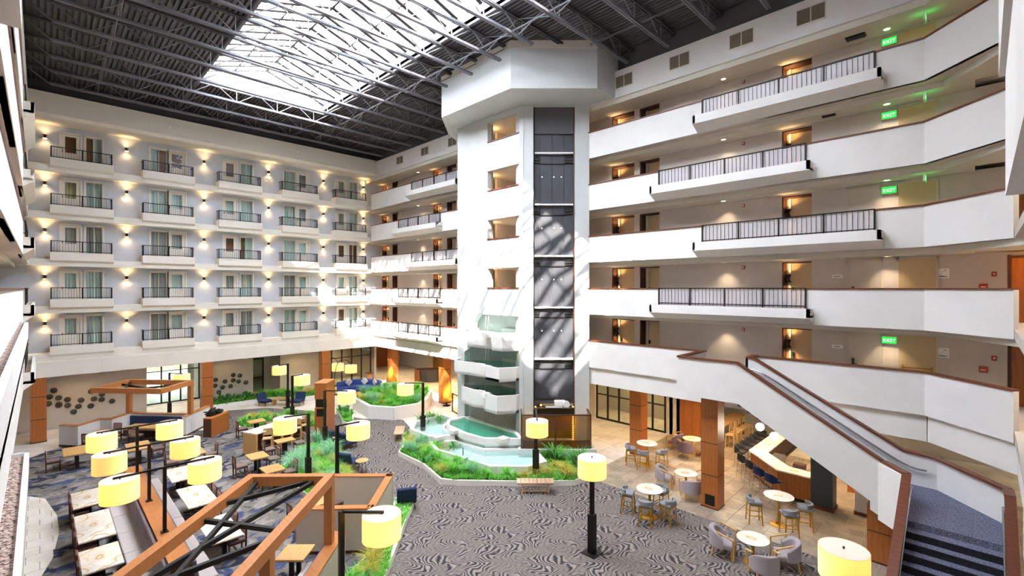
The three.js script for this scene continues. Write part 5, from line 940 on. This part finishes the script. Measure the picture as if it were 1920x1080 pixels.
// benches --------------------------------------------------------------
function bench() { const t = thing('slatted_bench', '', 'bench'); for (let i = 0; i < 9; i++) part('slat', L(-0.74 + i * 0.166, -0.74 + i * 0.166 + 0.15, 0.41, 0.45, -0.25, 0.25), M.bench, t); part('frame', [L(-0.7, 0.7, 0.36, 0.41, -0.22, -0.17), L(-0.7, 0.7, 0.36, 0.41, 0.17, 0.22), L(-0.5, 0.5, 0.1, 0.14, 0.18, 0.21), L(-0.5, 0.5, 0.1, 0.14, -0.21, -0.18)], M.bench, t); for (const x of [-0.52, 0.52]) for (const z of [-0.2, 0.2]) part('leg', L(x - 0.025, x + 0.025, 0, 0.41, z - 0.025, z + 0.025), M.bench, t); return t; }
place('bench', bench, [14.1, 12.78], -Math.PI / 4, 'pale slatted wooden bench in front of the fountain planter', 'slatted benches');
place('bench', null, [13.9, 22.6], Math.PI * 0.3, 'pale slatted wooden bench left of the fountain near a black lamp', 'slatted benches');

// dining area on the left ------------------------------------------------
{
  const t = thing('booth', 'long double sided booth with wooden spine and grey seats', 'booth', [2.55, 0, 19.2]), a = -4.6, b = 4.6;
  part('spine', L(-0.2, 0.24, 0, 1.12, a, b), M.darkWood, t); part('spine_top', L(-0.22, 0.28, 1.12, 1.15, a, b), M.frame, t);
  for (const s of [-1, 1]) { part('seat_base', L(s > 0 ? 0.3 : -0.78, s > 0 ? 0.8 : -0.26, 0, 0.34, a, b), M.darkWood, t); for (let i = 0; i < 6; i++) { const z0 = a + i * 1.533, z1 = z0 + 1.52; part('seat_cushion', RB(0.58, 0.14, z1 - z0, s > 0 ? 0.58 : -0.55, 0.41, (z0 + z1) / 2, 0.04), M.seat, t); part('back_cushion', RB(0.12, 0.58, z1 - z0, 0, 0, 0, 0.04).rotateZ(s * 0.14).translate(s > 0 ? 0.34 : -0.29, 0.78, (z0 + z1) / 2), M.seatBack, t); } }
}
const MT = [[1.22, 22.55, 0.86, 1.7, 'farthest left of the booth'], [1.22, 19.8, 0.86, 2.3, 'in the middle left of the booth'], [1.2, 17.3, 0.86, 1.5, 'nearest left of the booth'], [3.98, 22.85, 0.8, 1.7, 'farthest right of the booth'], [4.0, 20.05, 0.9, 2.1, 'in the middle right of the booth'], [3.95, 16.8, 0.86, 1.9, 'nearest right of the booth']];
MT.forEach(([u, v, w, d, where]) => {
  const t = rectTable(w, d, M.marble, M.darkWood); t.position.set(u, 0, -v); tag(t, `white marble dining table with gold veins, ${where}`, null, 'marble booth tables');
  const n = d > 2 ? 3 : 2, left = u < 2.5;
  for (let i = 0; i < n; i++) { const cv = v - d / 2 + (d * (i + 0.5)) / n; place('chair', diningChair, [left ? u - 0.22 : u + 0.3, cv], left ? Math.PI / 2 : -Math.PI / 2, `rose backed chair, ${ORD[i]} along the marble table ${where}`, 'dining chairs at the booth tables'); }
});
const YT = [[6.85, 22.9, 0.75, 0.9, 0, 'beside the left bed, far one'], [6.8, 20.8, 0.75, 0.9, 0, 'beside the left bed, near one'], [8.5, 24.3, 0.85, 0.6, 0, 'in front of the communal counter'], [8.6, 28.9, 0.85, 0.65, 0, 'among the shrubs behind the communal counter'], [1.2, 29.5, 0.95, 1.45, 0, 'near the far left column'], [4.1, 32.0, 0.9, 2.0, 0.78, 'inside the far pergola'], [3.3, 28.3, 0.9, 1.4, 0, 'between far pergola and booth'], [4.9, 25.6, 0.9, 1.3, 0, 'behind the farthest booth lamp'], [5.1, 13.75, 0.8, 0.8, -0.78, 'inside the near pergola by the tan partition'], [3.95, 12.5, 0.8, 0.8, -0.78, 'inside the near pergola at the bottom edge'], [6.9, 16.6, 0.8, 0.9, 0, 'behind the near pergola beam'], [2.3, 32.4, 0.8, 0.8, 0.78, 'against the zigzag half wall']];
YT.forEach(([u, v, w, d, turn, where]) => {
  const t = rectTable(w, d, M.pale, M.pale); t.position.set(u, 0, -v); t.rotation.y = turn; tag(t, `pale wooden table ${where}`, null, 'pale wooden tables');
  const c = Math.cos(turn), s = Math.sin(turn);
  for (const [i, k] of [[0, -1], [1, 1]]) { if (where.includes('near pergola by')) continue; const lx = k * (w / 2 + 0.28), p = [u + lx * c, v + lx * s]; place('chair', null, p, facing(p, [u, v]), `chair ${i ? 'right' : 'left'} of pale table ${where}`, 'dining chairs at the pale tables'); }
});
{
  const a = [7.3, 25.6], dir = Math.atan2(27.0 - 25.6, 10.5 - 7.3), len = 3.5;
  const t = thing('communal_counter', 'long pale high counter with wood grain end and tan stools', 'counter', [8.9, 0, 26.3], dir);
  part('worktop', L(-len / 2, len / 2, 1.0, 1.06, -0.45, 0.45), M.marble, t); part('end_panel', [L(-len / 2, -len / 2 + 0.12, 0, 1.0, -0.43, 0.43), L(len / 2 - 0.12, len / 2, 0, 1.0, -0.43, 0.43)], M.pale, t); part('core', L(-len / 2 + 0.12, len / 2 - 0.12, 0.1, 1.0, -0.12, 0.12), M.darkWood, t);
  for (let i = 0; i < 5; i++) { const x = -1.25 + i * 0.62, p = [8.9 + x * Math.cos(dir) + 0.62 * Math.sin(dir), 26.3 + x * Math.sin(dir) - 0.62 * Math.cos(dir)]; place('tan', null, p, Math.PI + dir, `tan wooden stool at the communal counter, ${ORD[i]} from the left`, 'tan stools at the communal counter'); }
}
// half walls with wooden caps, partitions, pergolas --------------------------
function halfWall(name, label, pts, h, m = M.white, t = 0.22, inner = null) {
  const g = thing(name, label, 'half wall');
  for (let i = 0; i + 1 < pts.length; i++) {
    const p = pts[i], q = pts[i + 1], l = Math.hypot(q[0] - p[0], q[1] - p[1]), e = [(q[0] - p[0]) / l * t / 2, (q[1] - p[1]) / l * t / 2], P = [p[0] - e[0], p[1] - e[1]], Q = [q[0] + e[0], q[1] + e[1]], n = [-e[1], e[0]];
    const off = (w, s) => [w[0] + n[0] * s, w[1] + n[1] * s];
    part('wall_panel', prism([off(P, -1), off(Q, -1), off(Q, 1), off(P, 1)], 0.1, h - 0.04), m, g); part('kick', prism([off(P, -1.02), off(Q, -1.02), off(Q, 1.02), off(P, 1.02)], 0, 0.1), M.darkWood, g); part('wood_cap', prism([off(P, -1.15), off(Q, -1.15), off(Q, 1.15), off(P, 1.15)], h - 0.04, h), M.frame, g);
  }
  return g;
}
const tanWall = std(0xd9cdbd, 0.8, 0, T.plaster);
halfWall('half_wall', 'white zigzag half wall with wooden cap near the far left column', [[0.85, 33.8], [1.4, 33.1], [2.3, 33.9], [2.75, 33.55], [3.65, 34.4]], 1.12);
halfWall('half_wall', 'white half wall with wooden cap behind the host stand', [[5.7, 31.3], [7.1, 33.0]], 1.12);
halfWall('half_wall', 'white half wall carrying the posts of the far pergola', [[3.7, 34.35], [6.0, 31.65]], 1.12);
halfWall('partition', 'tall tan partition of three panels behind the near pergola', [[5.72, 14.95], [7.3, 13.5], [9.0, 15.3], [7.55, 16.75]], 1.4, tanWall);
halfWall('half_wall', 'low tan half wall with wooden cap under the near pergola posts', [[6.1, 13.2], [2.3, 9.2]], 1.1, tanWall, 0.3);
{
  const w = thing('bench_seat', 'grey upholstered bench with blue edge inside the near pergola', 'bench', [4.4, 0, 11.4], Math.PI / 2 - 0.81), Lh = 2.2;
  part('base', L(-Lh, Lh, 0, 0.34, 0.2, 0.75), M.darkWood, w); part('seat', RB(Lh * 2, 0.13, 0.58, 0, 0.41, 0.5, 0.04), M.seat, w); part('backrest', RB(Lh * 2, 0.5, 0.1, 0, 0.72, 0.24, 0.03), M.seatBack, w); part('piping', L(-Lh, Lh, 0.96, 0.985, 0.2, 0.28), M.blue, w);
  w.rotation.y = Math.PI - Math.atan2(0.724, -0.69) + Math.PI * 0; w.rotation.y = Math.atan2(0.724, 0.69); w.scale.z = -1; w.scale.set(1, 1, 1); w.rotation.y = Math.atan2(0.724, 0.69) + Math.PI;
  const b = thing('bench_seat', 'blue upholstered bench inside the far pergola', 'bench', [4.75, 0, 32.85], 0); part('base', L(-1.6, 1.6, 0, 0.34, 0.1, 0.6), M.darkWood, b); part('seat', RB(3.2, 0.12, 0.55, 0, 0.41, 0.38, 0.04), M.seat, b); part('backrest', RB(3.2, 0.55, 0.1, 0, 0.75, 0.14, 0.03), M.navy, b); b.rotation.y = Math.atan2(2.7, 2.3) * -1;
}
function pergola(label, O, e, n, Lf, Wf, top, posts, braces, from) {  // O corner, e along, n across; beams, posts, flat steel braces
  const t = thing('pergola', label, 'pergola'), at = (a, b) => [O[0] + e[0] * a + n[0] * b, O[1] + e[1] * a + n[1] * b], y = top - 0.13, q = ([u, v], h) => [u, h, -v];
  for (const b of [0, Wf]) part('beam', bar(q(at(-0.11, b), y), q(at(Lf + 0.11, b), y), 0.22, 0.26), M.frame, t);
  for (const a of [0, Lf]) part('cross_beam', bar(q(at(a, 0.11), y), q(at(a, Wf - 0.11), y), 0.22, 0.26), M.frame, t);
  for (const [a, b] of posts) { const c = at(a, b), w = 0.11; part('post', prism([at(a - w, b - w), at(a + w, b - w), at(a + w, b + w), at(a - w, b + w)], from, top - 0.26), M.frame, t); }
  for (const [a0, b0, a1, b1] of braces) part('brace', bar(q(at(a0, b0), top - 0.16 - 0.015 * rnd()), q(at(a1, b1), top - 0.16), 0.09, 0.1), M.black, t);
  return t;
}
reseed(5);
pergola('large orange wood pergola frame with black crossed braces in the foreground', [5.7, 12.9], [-0.69, -0.724], [-0.724, 0.69], 6.4, 2.15, 3.0, [[0, 0], [3.5, 0], [6.4, 0], [6.4, 2.15]], [[0.1, 1.95, 6.2, 0.95], [0.1, 0.42, 5.6, 2.05], [0.1, 0.55, 1.35, 2.05], [2.2, 2.05, 2.72, 0.1], [3.05, 0.1, 5.2, 2.05]], 1.1);
pergola('smaller orange wood pergola frame by the entrance doors', [6.0, 31.6], [-0.66, 0.757], [-0.72, -0.694], 3.65, 2.2, 3.0, [[0, 0], [3.65, 0]], [[0.1, 0.1, 2.2, 2.1], [2.2, 2.1, 3.5, 0.1], [0.1, 2.0, 3.5, 0.6]], 1.12);
{
  const t = thing('host_stand', 'orange wooden host stand with closed sides', 'host stand', [7.05, 0, 30.6], Math.atan2(1.0, 1.1)); part('cabinet', RB(1.5, 1.0, 0.45, 0, 0.5, 0, 0.01), M.wood, t); part('top', RB(1.54, 0.05, 0.5, 0, 1.03, 0, 0.01), M.frame, t); part('end_panel', L(-0.77, -0.75, 0.02, 1.0, -0.22, 0.22), M.darkWood, t);
  const s = thing('dried_bouquet', 'black leafy arrangement lying on the host stand', 'decoration', [6.95, 1.055, 30.75], 0.7); reseed(31);
  part('leaves', Array.from({ length: 26 }, () => { const g = new THREE.SphereGeometry(0.12, 8, 6).scale(1.7, 0.3, 0.8); g.rotateY(rr(0, 6)).rotateZ(rr(-0.7, 0.7)); return g.translate(rr(-0.45, 0.45), rr(0.08, 0.26), rr(-0.14, 0.14)); }), M.black, s, 'stuff'); part('dish', RB(0.9, 0.06, 0.34, 0, 0.03, 0, 0.02), M.blackMetal, s);
  const pr = [0.707, 0.707], m = thing('monolith', 'tall orange wooden kiosk with a dark screen niche', 'kiosk', [10.55, 0, 24.25], Math.PI / 4);
  part('body', [L(0, 1.2, 0.06, 1.95, -0.6, 0), L(0, 1.2, 2.4, 3.2, -0.6, 0), L(0.1, 1.2, 1.95, 2.4, -0.6, 0)], M.wood, m); part('top', L(-0.02, 1.22, 3.2, 3.24, -0.62, 0.02), M.frame, m); part('niche', [L(0.09, 0.1, 1.96, 2.39, -0.58, -0.02)], M.black, m); part('plinth', L(0.02, 1.18, 0, 0.06, -0.58, -0.02), M.black, m); part('screen', L(-0.004, 0.002, 1.5, 1.9, -0.5, -0.1), M.blackMetal, m);
}
// lounge pieces --------------------------------------------------------------
[[11.15, 35.5, 0.45, 'navy lounge chair left of the low pale table by the far bed'], [12.75, 33.95, -0.9, 'navy lounge chair right of the low pale table by the far bed'], [11.2, 23.1, 1.75, 'navy lounge chair behind the lamp with the right hand arm'], [9.95, 20.3, 2.0, 'navy lounge chair beside the small round table'], [9.75, 15.35, 2.6, 'navy lounge chair seen from behind at the end of the tan partition'], [11.0, 24.1, 1.9, 'navy lounge chair half hidden by the wooden kiosk']].forEach(([u, v, turn, label]) => place('slipper', slipper, [u, v], turn, label, 'navy lounge chairs'));
[[10.15, 19.6, 'next to the navy chair by the middle bed'], [10.9, 23.6, 'between the two navy chairs by the kiosk'], [9.05, 15.95, 'behind the tan partition']].forEach(([u, v, w]) => place('side', () => { const t = thing('side_table', '', 'side table'); part('tabletop', lathe([[0, 0.5], [0.27, 0.5], [0.28, 0.52], [0.27, 0.54], [0, 0.54]], 28), M.pale, t); for (let i = 0; i < 3; i++) part('leg', rod([0.2 * Math.cos(i * 2.1), 0, 0.2 * Math.sin(i * 2.1)], [0.15 * Math.cos(i * 2.1), 0.5, 0.15 * Math.sin(i * 2.1)], 0.015), M.darkWood, t); return t; }, [u, v], 0, `small round wooden side table ${w}`, 'round wooden side tables'));
{ const t = thing('low_table', 'low pale wooden table between two navy lounge chairs', 'table', [12.05, 0, 34.9], Math.PI / 4 * -1); part('tabletop', RB(1.3, 0.05, 0.6, 0, 0.42, 0, 0.01), M.pale, t); for (const x of [-0.55, 0.55]) part('leg', L(x - 0.03, x + 0.03, 0, 0.4, -0.25, 0.25), M.pale, t); }
{
  const t = thing('curved_sofa', 'curved royal blue sofa in the far corner', 'sofa', [17.75, 0, 34.6], -Math.PI / 4);
  const arc = (r0, r1) => { const s = new THREE.Shape(); s.absarc(0, 0, r1, Math.PI * 0.1, Math.PI * 0.9, false); s.absarc(0, 0, r0, Math.PI * 0.9, Math.PI * 0.1, true); return s; }, ex = (s, d, y) => new THREE.ExtrudeGeometry(s, { depth: d, bevelEnabled: true, bevelSize: 0.04, bevelThickness: 0.04, bevelSegments: 2, curveSegments: 20 }).rotateX(-Math.PI / 2).translate(0, y, 0.6);
  part('seat', ex(arc(0.95, 1.7), 0.28, 0.12), M.blue, t); part('backrest', ex(arc(1.66, 1.85), 0.68, 0.12), M.blue, t); part('base', ex(arc(1.05, 1.75), 0.06, 0.04), M.black, t);
  [[-0.85, 'left'], [0.05, 'middle'], [0.8, 'right']].forEach(([a, w]) => { const p = thing('cushion', `pale square cushion leaning on the blue sofa, ${w} one`, 'cushion', [0, 0, 0], 0, 'cushions on the blue sofa'); const loc = new THREE.Vector3(1.52 * Math.sin(a * 0.9), 0.72, 0.6 - 1.52 * Math.cos(a * 0.9)).applyAxisAngle(new THREE.Vector3(0, 1, 0), -Math.PI / 4); p.position.set(17.75 + loc.x, loc.y, -34.6 + loc.z); p.rotation.set(0, -Math.PI / 4 - a * 0.9, 0); part('cover', RB(0.44, 0.44, 0.15, 0, 0, 0, 0.07, 3).rotateZ(0.78), M.cushion, p); part('piping', new THREE.TorusGeometry(0.27, 0.008, 6, 4).rotateZ(0.78 + 0.785), M.facade, p); });
  const o = thing('ottoman', 'round orange ottoman in front of the blue sofa', 'ottoman', [16.5, 0, 32.9]); part('body', lathe([[0, 0.05], [0.36, 0.05], [0.4, 0.12], [0.4, 0.38], [0.34, 0.44], [0, 0.45]], 28), M.orange, o); part('base', lathe([[0, 0], [0.3, 0], [0.3, 0.05], [0, 0.05]], 24), M.black, o);
  struct('wall_low_white', 'low white wall behind the round planter', [prism([[18.6, 32.9], [19.6, 32.2], [19.75, 32.4], [18.75, 33.1]], 0, 0.85)], M.white);
}
[[19.75, 33.4, 0.2, 'in front of the far corner column'], [20.05, 26.5, -0.1, 'left of the fairy lights behind the lift tower']].forEach(([u, v, turn, w]) => place('pod', () => {
  const t = thing('pod_chair', '', 'chair'), pos = [], idx = [], n = 18, m = 10;
  for (let j = 0; j <= m; j++) for (let i = 0; i <= n; i++) { const a = Math.PI * (0.0 + i / n) + Math.PI, q = j / m, side = Math.abs(Math.cos(a)), y = 0.35 + q * (1.55 - 0.95 * side * side), r = 0.42 - 0.1 * q; pos.push(r * Math.cos(a), y, 0.05 + r * Math.sin(a) * 0.9 - 0.05 * q); }
  for (let j = 0; j < m; j++) for (let i = 0; i < n; i++) { const a = j * (n + 1) + i, b = a + 1, c = a + n + 1, d = c + 1; idx.push(a, b, c, b, d, c); }
  const g = new THREE.BufferGeometry(); g.setAttribute('position', new THREE.Float32BufferAttribute(pos, 3)); g.setIndex(idx); g.computeVertexNormals();
  const mat = M.mustard.clone(); mat.side = THREE.DoubleSide; part('shell', g, mat, t); part('seat', lathe([[0, 0.33], [0.38, 0.33], [0.41, 0.4], [0.38, 0.47], [0, 0.48]], 24), M.mustard, t); part('foot', lathe([[0, 0], [0.28, 0], [0.28, 0.03], [0.05, 0.05], [0.05, 0.33], [0, 0.33]], 20), M.blackMetal, t); return t;
}, [u, v], facing([u, v], [u - 1, v - 1]) + turn, `yellow high backed pod chair ${w}`, 'yellow pod chairs'));
{
  const t = thing('reception_desk', 'curved grey and wood reception desk in the far room', 'desk', [24.2, 0, 34.4], -Math.PI / 4); part('front', [new THREE.CylinderGeometry(0.8, 0.7, 1.05, 24, 1, false).scale(1.1, 1, 0.6).translate(0, 0.525, 0)], M.steel, t); part('top', [new THREE.CylinderGeometry(1.0, 1.0, 0.06, 24).scale(1.2, 1, 0.6).translate(0, 1.08, 0)], M.darkWood, t); part('side_panel', [L(-1.3, -0.85, 0, 1.1, -0.3, 0.2), L(0.85, 1.3, 0, 1.1, -0.3, 0.2)], M.wood, t);
  const n = thing('side_cabinet', 'pale round pedestal table beside the far shopfront', 'table', [20.0, 0, 37.3]); part('column', lathe([[0, 0], [0.22, 0], [0.2, 0.9], [0, 0.9]], 20), M.pale, n); part('tabletop', lathe([[0, 0.9], [0.34, 0.9], [0.34, 0.94], [0, 0.94]], 24), M.darkWood, n);
  struct('wall_far_rail', 'black railing with fairy lights left of the lift tower', [bar([19.4, 1.2, -25.0], [18.6, 1.2, -22.2], 0.05, 0.06), bar([19.4, 0, -25.0], [19.4, 1.22, -25.0], 0.06, 0.06), bar([18.6, 0, -22.2], [18.6, 1.22, -22.2], 0.06, 0.06), bar([19.4, 0.05, -25.0], [18.6, 0.05, -22.2], 0.05, 0.06)], M.black);
  for (let j = 0; j < 3; j++) { const u = 18.75 + j * 0.28, v = 22.7 + j * 0.95, q = thing('fairy_lights', `vertical string of warm bulbs beside the left tower wall, ${ORD[j]} from the tower`, 'string lights', [u, 0, v]); part('cable', L(-0.01, 0.01, 0, 1.7, -0.01, 0.01), M.black, q); for (let i = 0; i < 14; i++) part('bulb', new THREE.SphereGeometry(0.035, 8, 6).translate(0, 0.08 + i * 0.115, 0.02), M.fairy, q); }
  const l = new THREE.PointLight(0xffc060, 6, 6, 2); l.shadow.radius = 4; lightAt(l, [18.9, 1.2, -23.6]);
}
// ------------------------------------------------------------------ planters and plants
function blades(n, h, spread, w, droop, tipY = 1) {                   // a tuft of bent tapering leaves
  const pos = [], nor = [], uv = [];
  for (let i = 0; i < n; i++) {
    const a = rr(0, Math.PI * 2), l = h * rr(0.6, 1.08), out = spread * rr(0.25, 1), r0 = spread * 0.18 * rnd(), ca = Math.cos(a), sa = Math.sin(a), P = [];
    for (let k = 0; k <= 3; k++) { const t = k / 3, rad = r0 + out * t * t, y = l * (t - droop * t * t * t); P.push([rad * ca, Math.max(y, 0.01), rad * sa, w * (1 - t * 0.92)]); }
    for (let k = 0; k < 3; k++) { const A = P[k], Bq = P[k + 1], q = (p, s) => [p[0] - sa * p[3] * s, p[1], p[2] + ca * p[3] * s], v = [q(A, 1), q(A, -1), q(Bq, 1), q(Bq, 1), q(A, -1), q(Bq, -1)]; for (const p of v) { pos.push(...p); nor.push(-ca * 0.4, 0.85, -sa * 0.4); uv.push(0, 0); } }
  }
  const g = new THREE.BufferGeometry(); g.setAttribute('position', new THREE.Float32BufferAttribute(pos, 3)); g.setAttribute('normal', new THREE.Float32BufferAttribute(nor, 3)); g.setAttribute('uv', new THREE.Float32BufferAttribute(uv, 2)); g.computeVertexNormals(); return g;
}
reseed(404);
const KINDS = {
  green: { n: 'grass_clump', m: M.leafG, g: [0, 1].map(() => blades(150, 0.68, 0.5, 0.014, 0.35)), l: 'bright green grass clump' }, yellow: { n: 'sedge_clump', m: M.leafY, g: [0, 1].map(() => blades(190, 0.55, 0.5, 0.012, 0.4)), l: 'yellow olive sedge clump' },
  blue: { n: 'plumed_grass', m: M.leafB, g: [0, 1].map(() => blades(150, 1.0, 0.6, 0.013, 0.4)), l: 'tall blue green plumed grass' }, dark: { n: 'strap_leaf_plant', m: M.leafD, g: [0, 1].map(() => blades(42, 0.85, 0.5, 0.045, 0.3)), l: 'dark strap leaved plant' },
  bush: { n: 'leafy_shrub', m: M.leafD, g: [0, 1].map(() => { const a = []; for (let i = 0; i < 7; i++) a.push(blades(26, 0.35, 0.22, 0.03, 0.5).translate(rr(-0.28, 0.28), rr(0, 0.3), rr(-0.28, 0.28))); return mergeGeometries(a); }), l: 'dense dark leafy shrub' },
};
const protoPlant = {}, plantCount = {}, plantList = {};
function plant(kind, u, v, y, s, bed) {
  const K = KINDS[kind], key = bed + kind; plantCount[key] = (plantCount[key] ?? 0) + 1;
  const label = '', group = `${K.l}s in ${bed}`.slice(0, 110);
  const vi = plantCount[key] % 2, pk = kind + vi;
  let o;
  if (!protoPlant[pk]) {
    o = protoPlant[pk] = thing(K.n, label, 'plant', [u, y, v], rr(0, 6.2), group);
    const f = new THREE.Mesh(K.g[vi], K.m); f.name = 'foliage'; f.userData.kind = 'stuff'; f.castShadow = f.receiveShadow = true; o.add(f);
    part('stem', rod([0, 0, 0], [0, 0.12, 0], 0.03), M.soil, o);
  } else o = copyOf(protoPlant[pk], [u, y, v], rr(0, 6.2), label, group);
  o.scale.setScalar(s); tag(o, null, 'plant'); (plantList[key] ??= { K, bed, list: [] }).list.push(o); return o;
}
const inside = (p, poly) => { let c = false; for (let i = 0, j = poly.length - 1; i < poly.length; j = i++) { const [a, b] = poly[i], [x, y] = poly[j]; if ((b > p[1]) !== (y > p[1]) && p[0] < ((x - a) * (p[1] - b)) / (y - b) + a) c = !c; } return c; };
const ring = (poly, d) => { const c = poly.reduce((s, p) => [s[0] + p[0] / poly.length, s[1] + p[1] / poly.length], [0, 0]); return poly.map(([u, v]) => { const l = Math.hypot(u - c[0], v - c[1]); return [c[0] + (u - c[0]) * (1 + d / l), c[1] + (v - c[1]) * (1 + d / l)]; }); };
function edgeDist(p, poly) { let m = 9; for (let i = 0; i < poly.length; i++) { const a = poly[i], b = poly[(i + 1) % poly.length], dx = b[0] - a[0], dy = b[1] - a[1], t = Math.max(0, Math.min(1, ((p[0] - a[0]) * dx + (p[1] - a[1]) * dy) / (dx * dx + dy * dy))); m = Math.min(m, Math.hypot(p[0] - a[0] - dx * t, p[1] - a[1] - dy * t)); } return m; }
function bed(name, poly, h, mix, gap, seed, kerb = M.kerb, keepOut = () => false, kw = 0.1) {
  reseed(seed);
  const g = thing('planter', `${name[0]}`, 'planter'), inn = ring(poly, -kw);
  part('kerb', prismHoles(poly, [inn], 0, h), kerb, g); part('soil', prism(inn, 0, h - 0.06), M.soil, g);
  const cover = [], us = poly.map((p) => p[0]), vs = poly.map((p) => p[1]), u0 = Math.min(...us), u1 = Math.max(...us), v0 = Math.min(...vs), v1 = Math.max(...vs), small = [0, 1, 2].map(() => blades(9, 0.2, 0.16, 0.018, 0.35));
  for (let i = 0; i < (u1 - u0) * (v1 - v0) * 85; i++) { const p = [rr(u0, u1), rr(v0, v1)]; if (!inside(p, inn) || keepOut(p)) continue; const s = rr(0.9, 1.9); cover.push(small[i % 3].clone().scale(s, s, s).translate(p[0], h - 0.07, -p[1])); }
  if (cover.length) { const m = new THREE.Mesh(mergeGeometries(cover), M.leafG); m.name = 'ground_cover'; m.userData.kind = 'stuff'; m.castShadow = m.receiveShadow = true; g.add(m); }
  const placed = [];
  for (let i = 0; i < 1500 && placed.length < 70; i++) { const p = [rr(u0, u1), rr(v0, v1)]; if (!inside(p, inn) || keepOut(p) || edgeDist(p, poly) < 0.3 || placed.some((q) => Math.hypot(p[0] - q[0], p[1] - q[1]) < gap * 0.82)) continue; placed.push(p); plant(mix(p), p[0], p[1], h - 0.07, rr(0.9, 1.35), name[1]); }
  return g;
}
const pick = (...a) => () => a[Math.floor(rnd() * a.length)];
const pools = [[[14.9, 18.3], [13.35, 18.6], [13.5, 17.4], [13.75, 15.1], [14.9, 13.9], [15.95, 13.75], [16.9, 15.2], [17.2, 21], [14.9, 22.75], [13.85, 21.7], [13.8, 19.7]]];
const inPool = (p) => inside(p, ring(pools[0], 0.25)) || p[0] + p[1] > 32.2 && p[1] < 17 && p[0] > 15.9;
bed(['white kerbed planter wrapped round the fountain pools', 'the fountain planter'], [[12.35, 20.2], [13.4, 21.3], [13.9, 22.4], [15.0, 23.1], [16.9, 23.0], [17.0, 21.0], [16.9, 15.2], [18.2, 13.9], [17.5, 12.9], [16.6, 11.9], [15.7, 12.0], [14.4, 13.15], [12.2, 15.5], [11.85, 16.1], [12.3, 18.0]], 0.22, (p) => (p[0] > 16.3 ? (rnd() < 0.5 ? 'dark' : 'green') : p[0] > 14.2 && p[1] < 14.2 ? 'yellow' : p[1] > 20.5 ? (rnd() < 0.5 ? 'dark' : 'yellow') : ['green', 'green', 'yellow', 'bush', 'blue'][Math.floor(rnd() * 5)]), 0.55, 11, M.kerb, inPool);
bed(['long grass planter beside the near tan partition', 'the planter by the tan partition'], [[10.1, 15.3], [9.2, 14.4], [7.85, 12.9], [7.0, 12.0], [5.2, 10.2], [4.3, 10.6], [5.9, 12.5], [7.3, 13.25], [9.2, 15.2], [9.6, 15.9]], 0.22, (p) => (p[0] < 6.2 ? (rnd() < 0.7 ? 'bush' : 'green') : p[0] < 7.6 ? (rnd() < 0.6 ? 'yellow' : 'green') : 'green'), 0.45, 12, M.kerb, (p) => Math.hypot(p[0] - 4.96, p[1] - 10.57) < 0.3, 0.12);
bed(['big middle planter full of tall grasses between dining area and path', 'the big middle planter'], [[7.35, 16.9], [9.0, 16.9], [9.6, 19.4], [10.2, 21.8], [11.0, 24.0], [10.3, 24.6], [9.5, 24.0], [8.9, 23.2], [7.6, 22.4], [7.3, 20.0]], 0.2, pick('green', 'blue', 'yellow', 'yellow', 'green', 'blue'), 0.58, 13, M.kerb, (p) => Math.hypot(p[0] - 7.83, p[1] - 19.72) < 0.35 || Math.hypot(p[0] - 7.93, p[1] - 17.26) < 0.35);
bed(['shrub bed behind the communal counter', 'the bed behind the communal counter'], [[8.1, 30.0], [8.1, 31.2], [9.4, 32.6], [11.0, 30.9], [12.9, 28.4], [11.5, 26.6], [10.9, 27.6], [9.4, 29.4]], 0.22, pick('green', 'bush', 'yellow', 'green'), 0.62, 14, M.kerb, (p) => Math.hypot(p[0] - 10.55, p[1] - 28.92) < 0.3 || Math.abs(p[0] - 8.6) < 1.1 && Math.abs(p[1] - 28.9) < 0.7);
bed(['raised white octagonal planter in the lobby', 'the raised octagonal planter'], [[14.6, 27.4], [15.5, 25.9], [17.2, 25.6], [18.4, 26.4], [20.2, 28.4], [20.1, 30.2], [18.5, 31.6], [16.5, 31.6], [15.0, 30.3]], 0.78, pick('green', 'green', 'blue', 'yellow', 'green'), 0.7, 15, M.white, () => false, 0.3);
bed(['low planter along the cream wall below the balconies', 'the planter along the cream wall'], [[8.0, 36.8], [8.0, 38.2], [10.8, 38.2], [12.9, 37.9], [15.2, 36.2], [14.9, 34.8], [13.6, 34.9], [12.3, 36.2], [11.0, 36.6]], 0.3, (p) => (p[0] < 11 ? 'bush' : rnd() < 0.5 ? 'yellow' : 'green'), 0.5, 16, M.kerb, (p) => Math.hypot(p[0] - 12.0, p[1] - 33.7) < 0.3);
bed(['small green bed between kiosk and raised planter', 'the small bed by the kiosk'], [[13.0, 26.3], [13.9, 27.9], [14.4, 29.4], [13.8, 30.2], [13.4, 28.8], [12.75, 27.0]], 0.25, pick('green', 'bush'), 0.55, 17);
for (const [u, v, k] of [[17.35, 12.95, 'dark'], [16.9, 12.75, 'dark'], [15.6, 22.9, 'dark'], [16.2, 22.9, 'dark']]) plant(k, u, v, 0.15, 1.35, 'the fountain planter');
plant('dark', 16.2, 2.3, 0.0, 0.5, 'the corner at the stair foot');

// every plant is told apart by its place in its bed
for (const { K, bed, list } of Object.values(plantList)) {
  const px = (o) => (o.position.x + o.position.z) / (o.position.x - o.position.z);
  list.sort((a, b) => px(a) - px(b));
  list.forEach((o, i) => { o.userData.label = list.length === 1 ? `${K.l}, only one in ${bed}` : `${K.l}, ${ORD[i] ?? `${i + 1}th`} from the left in ${bed}`; });
}
scene.traverse((o) => { if (o.isMesh) o.castShadow = o.receiveShadow = true; });
renderer.render(scene, camera);
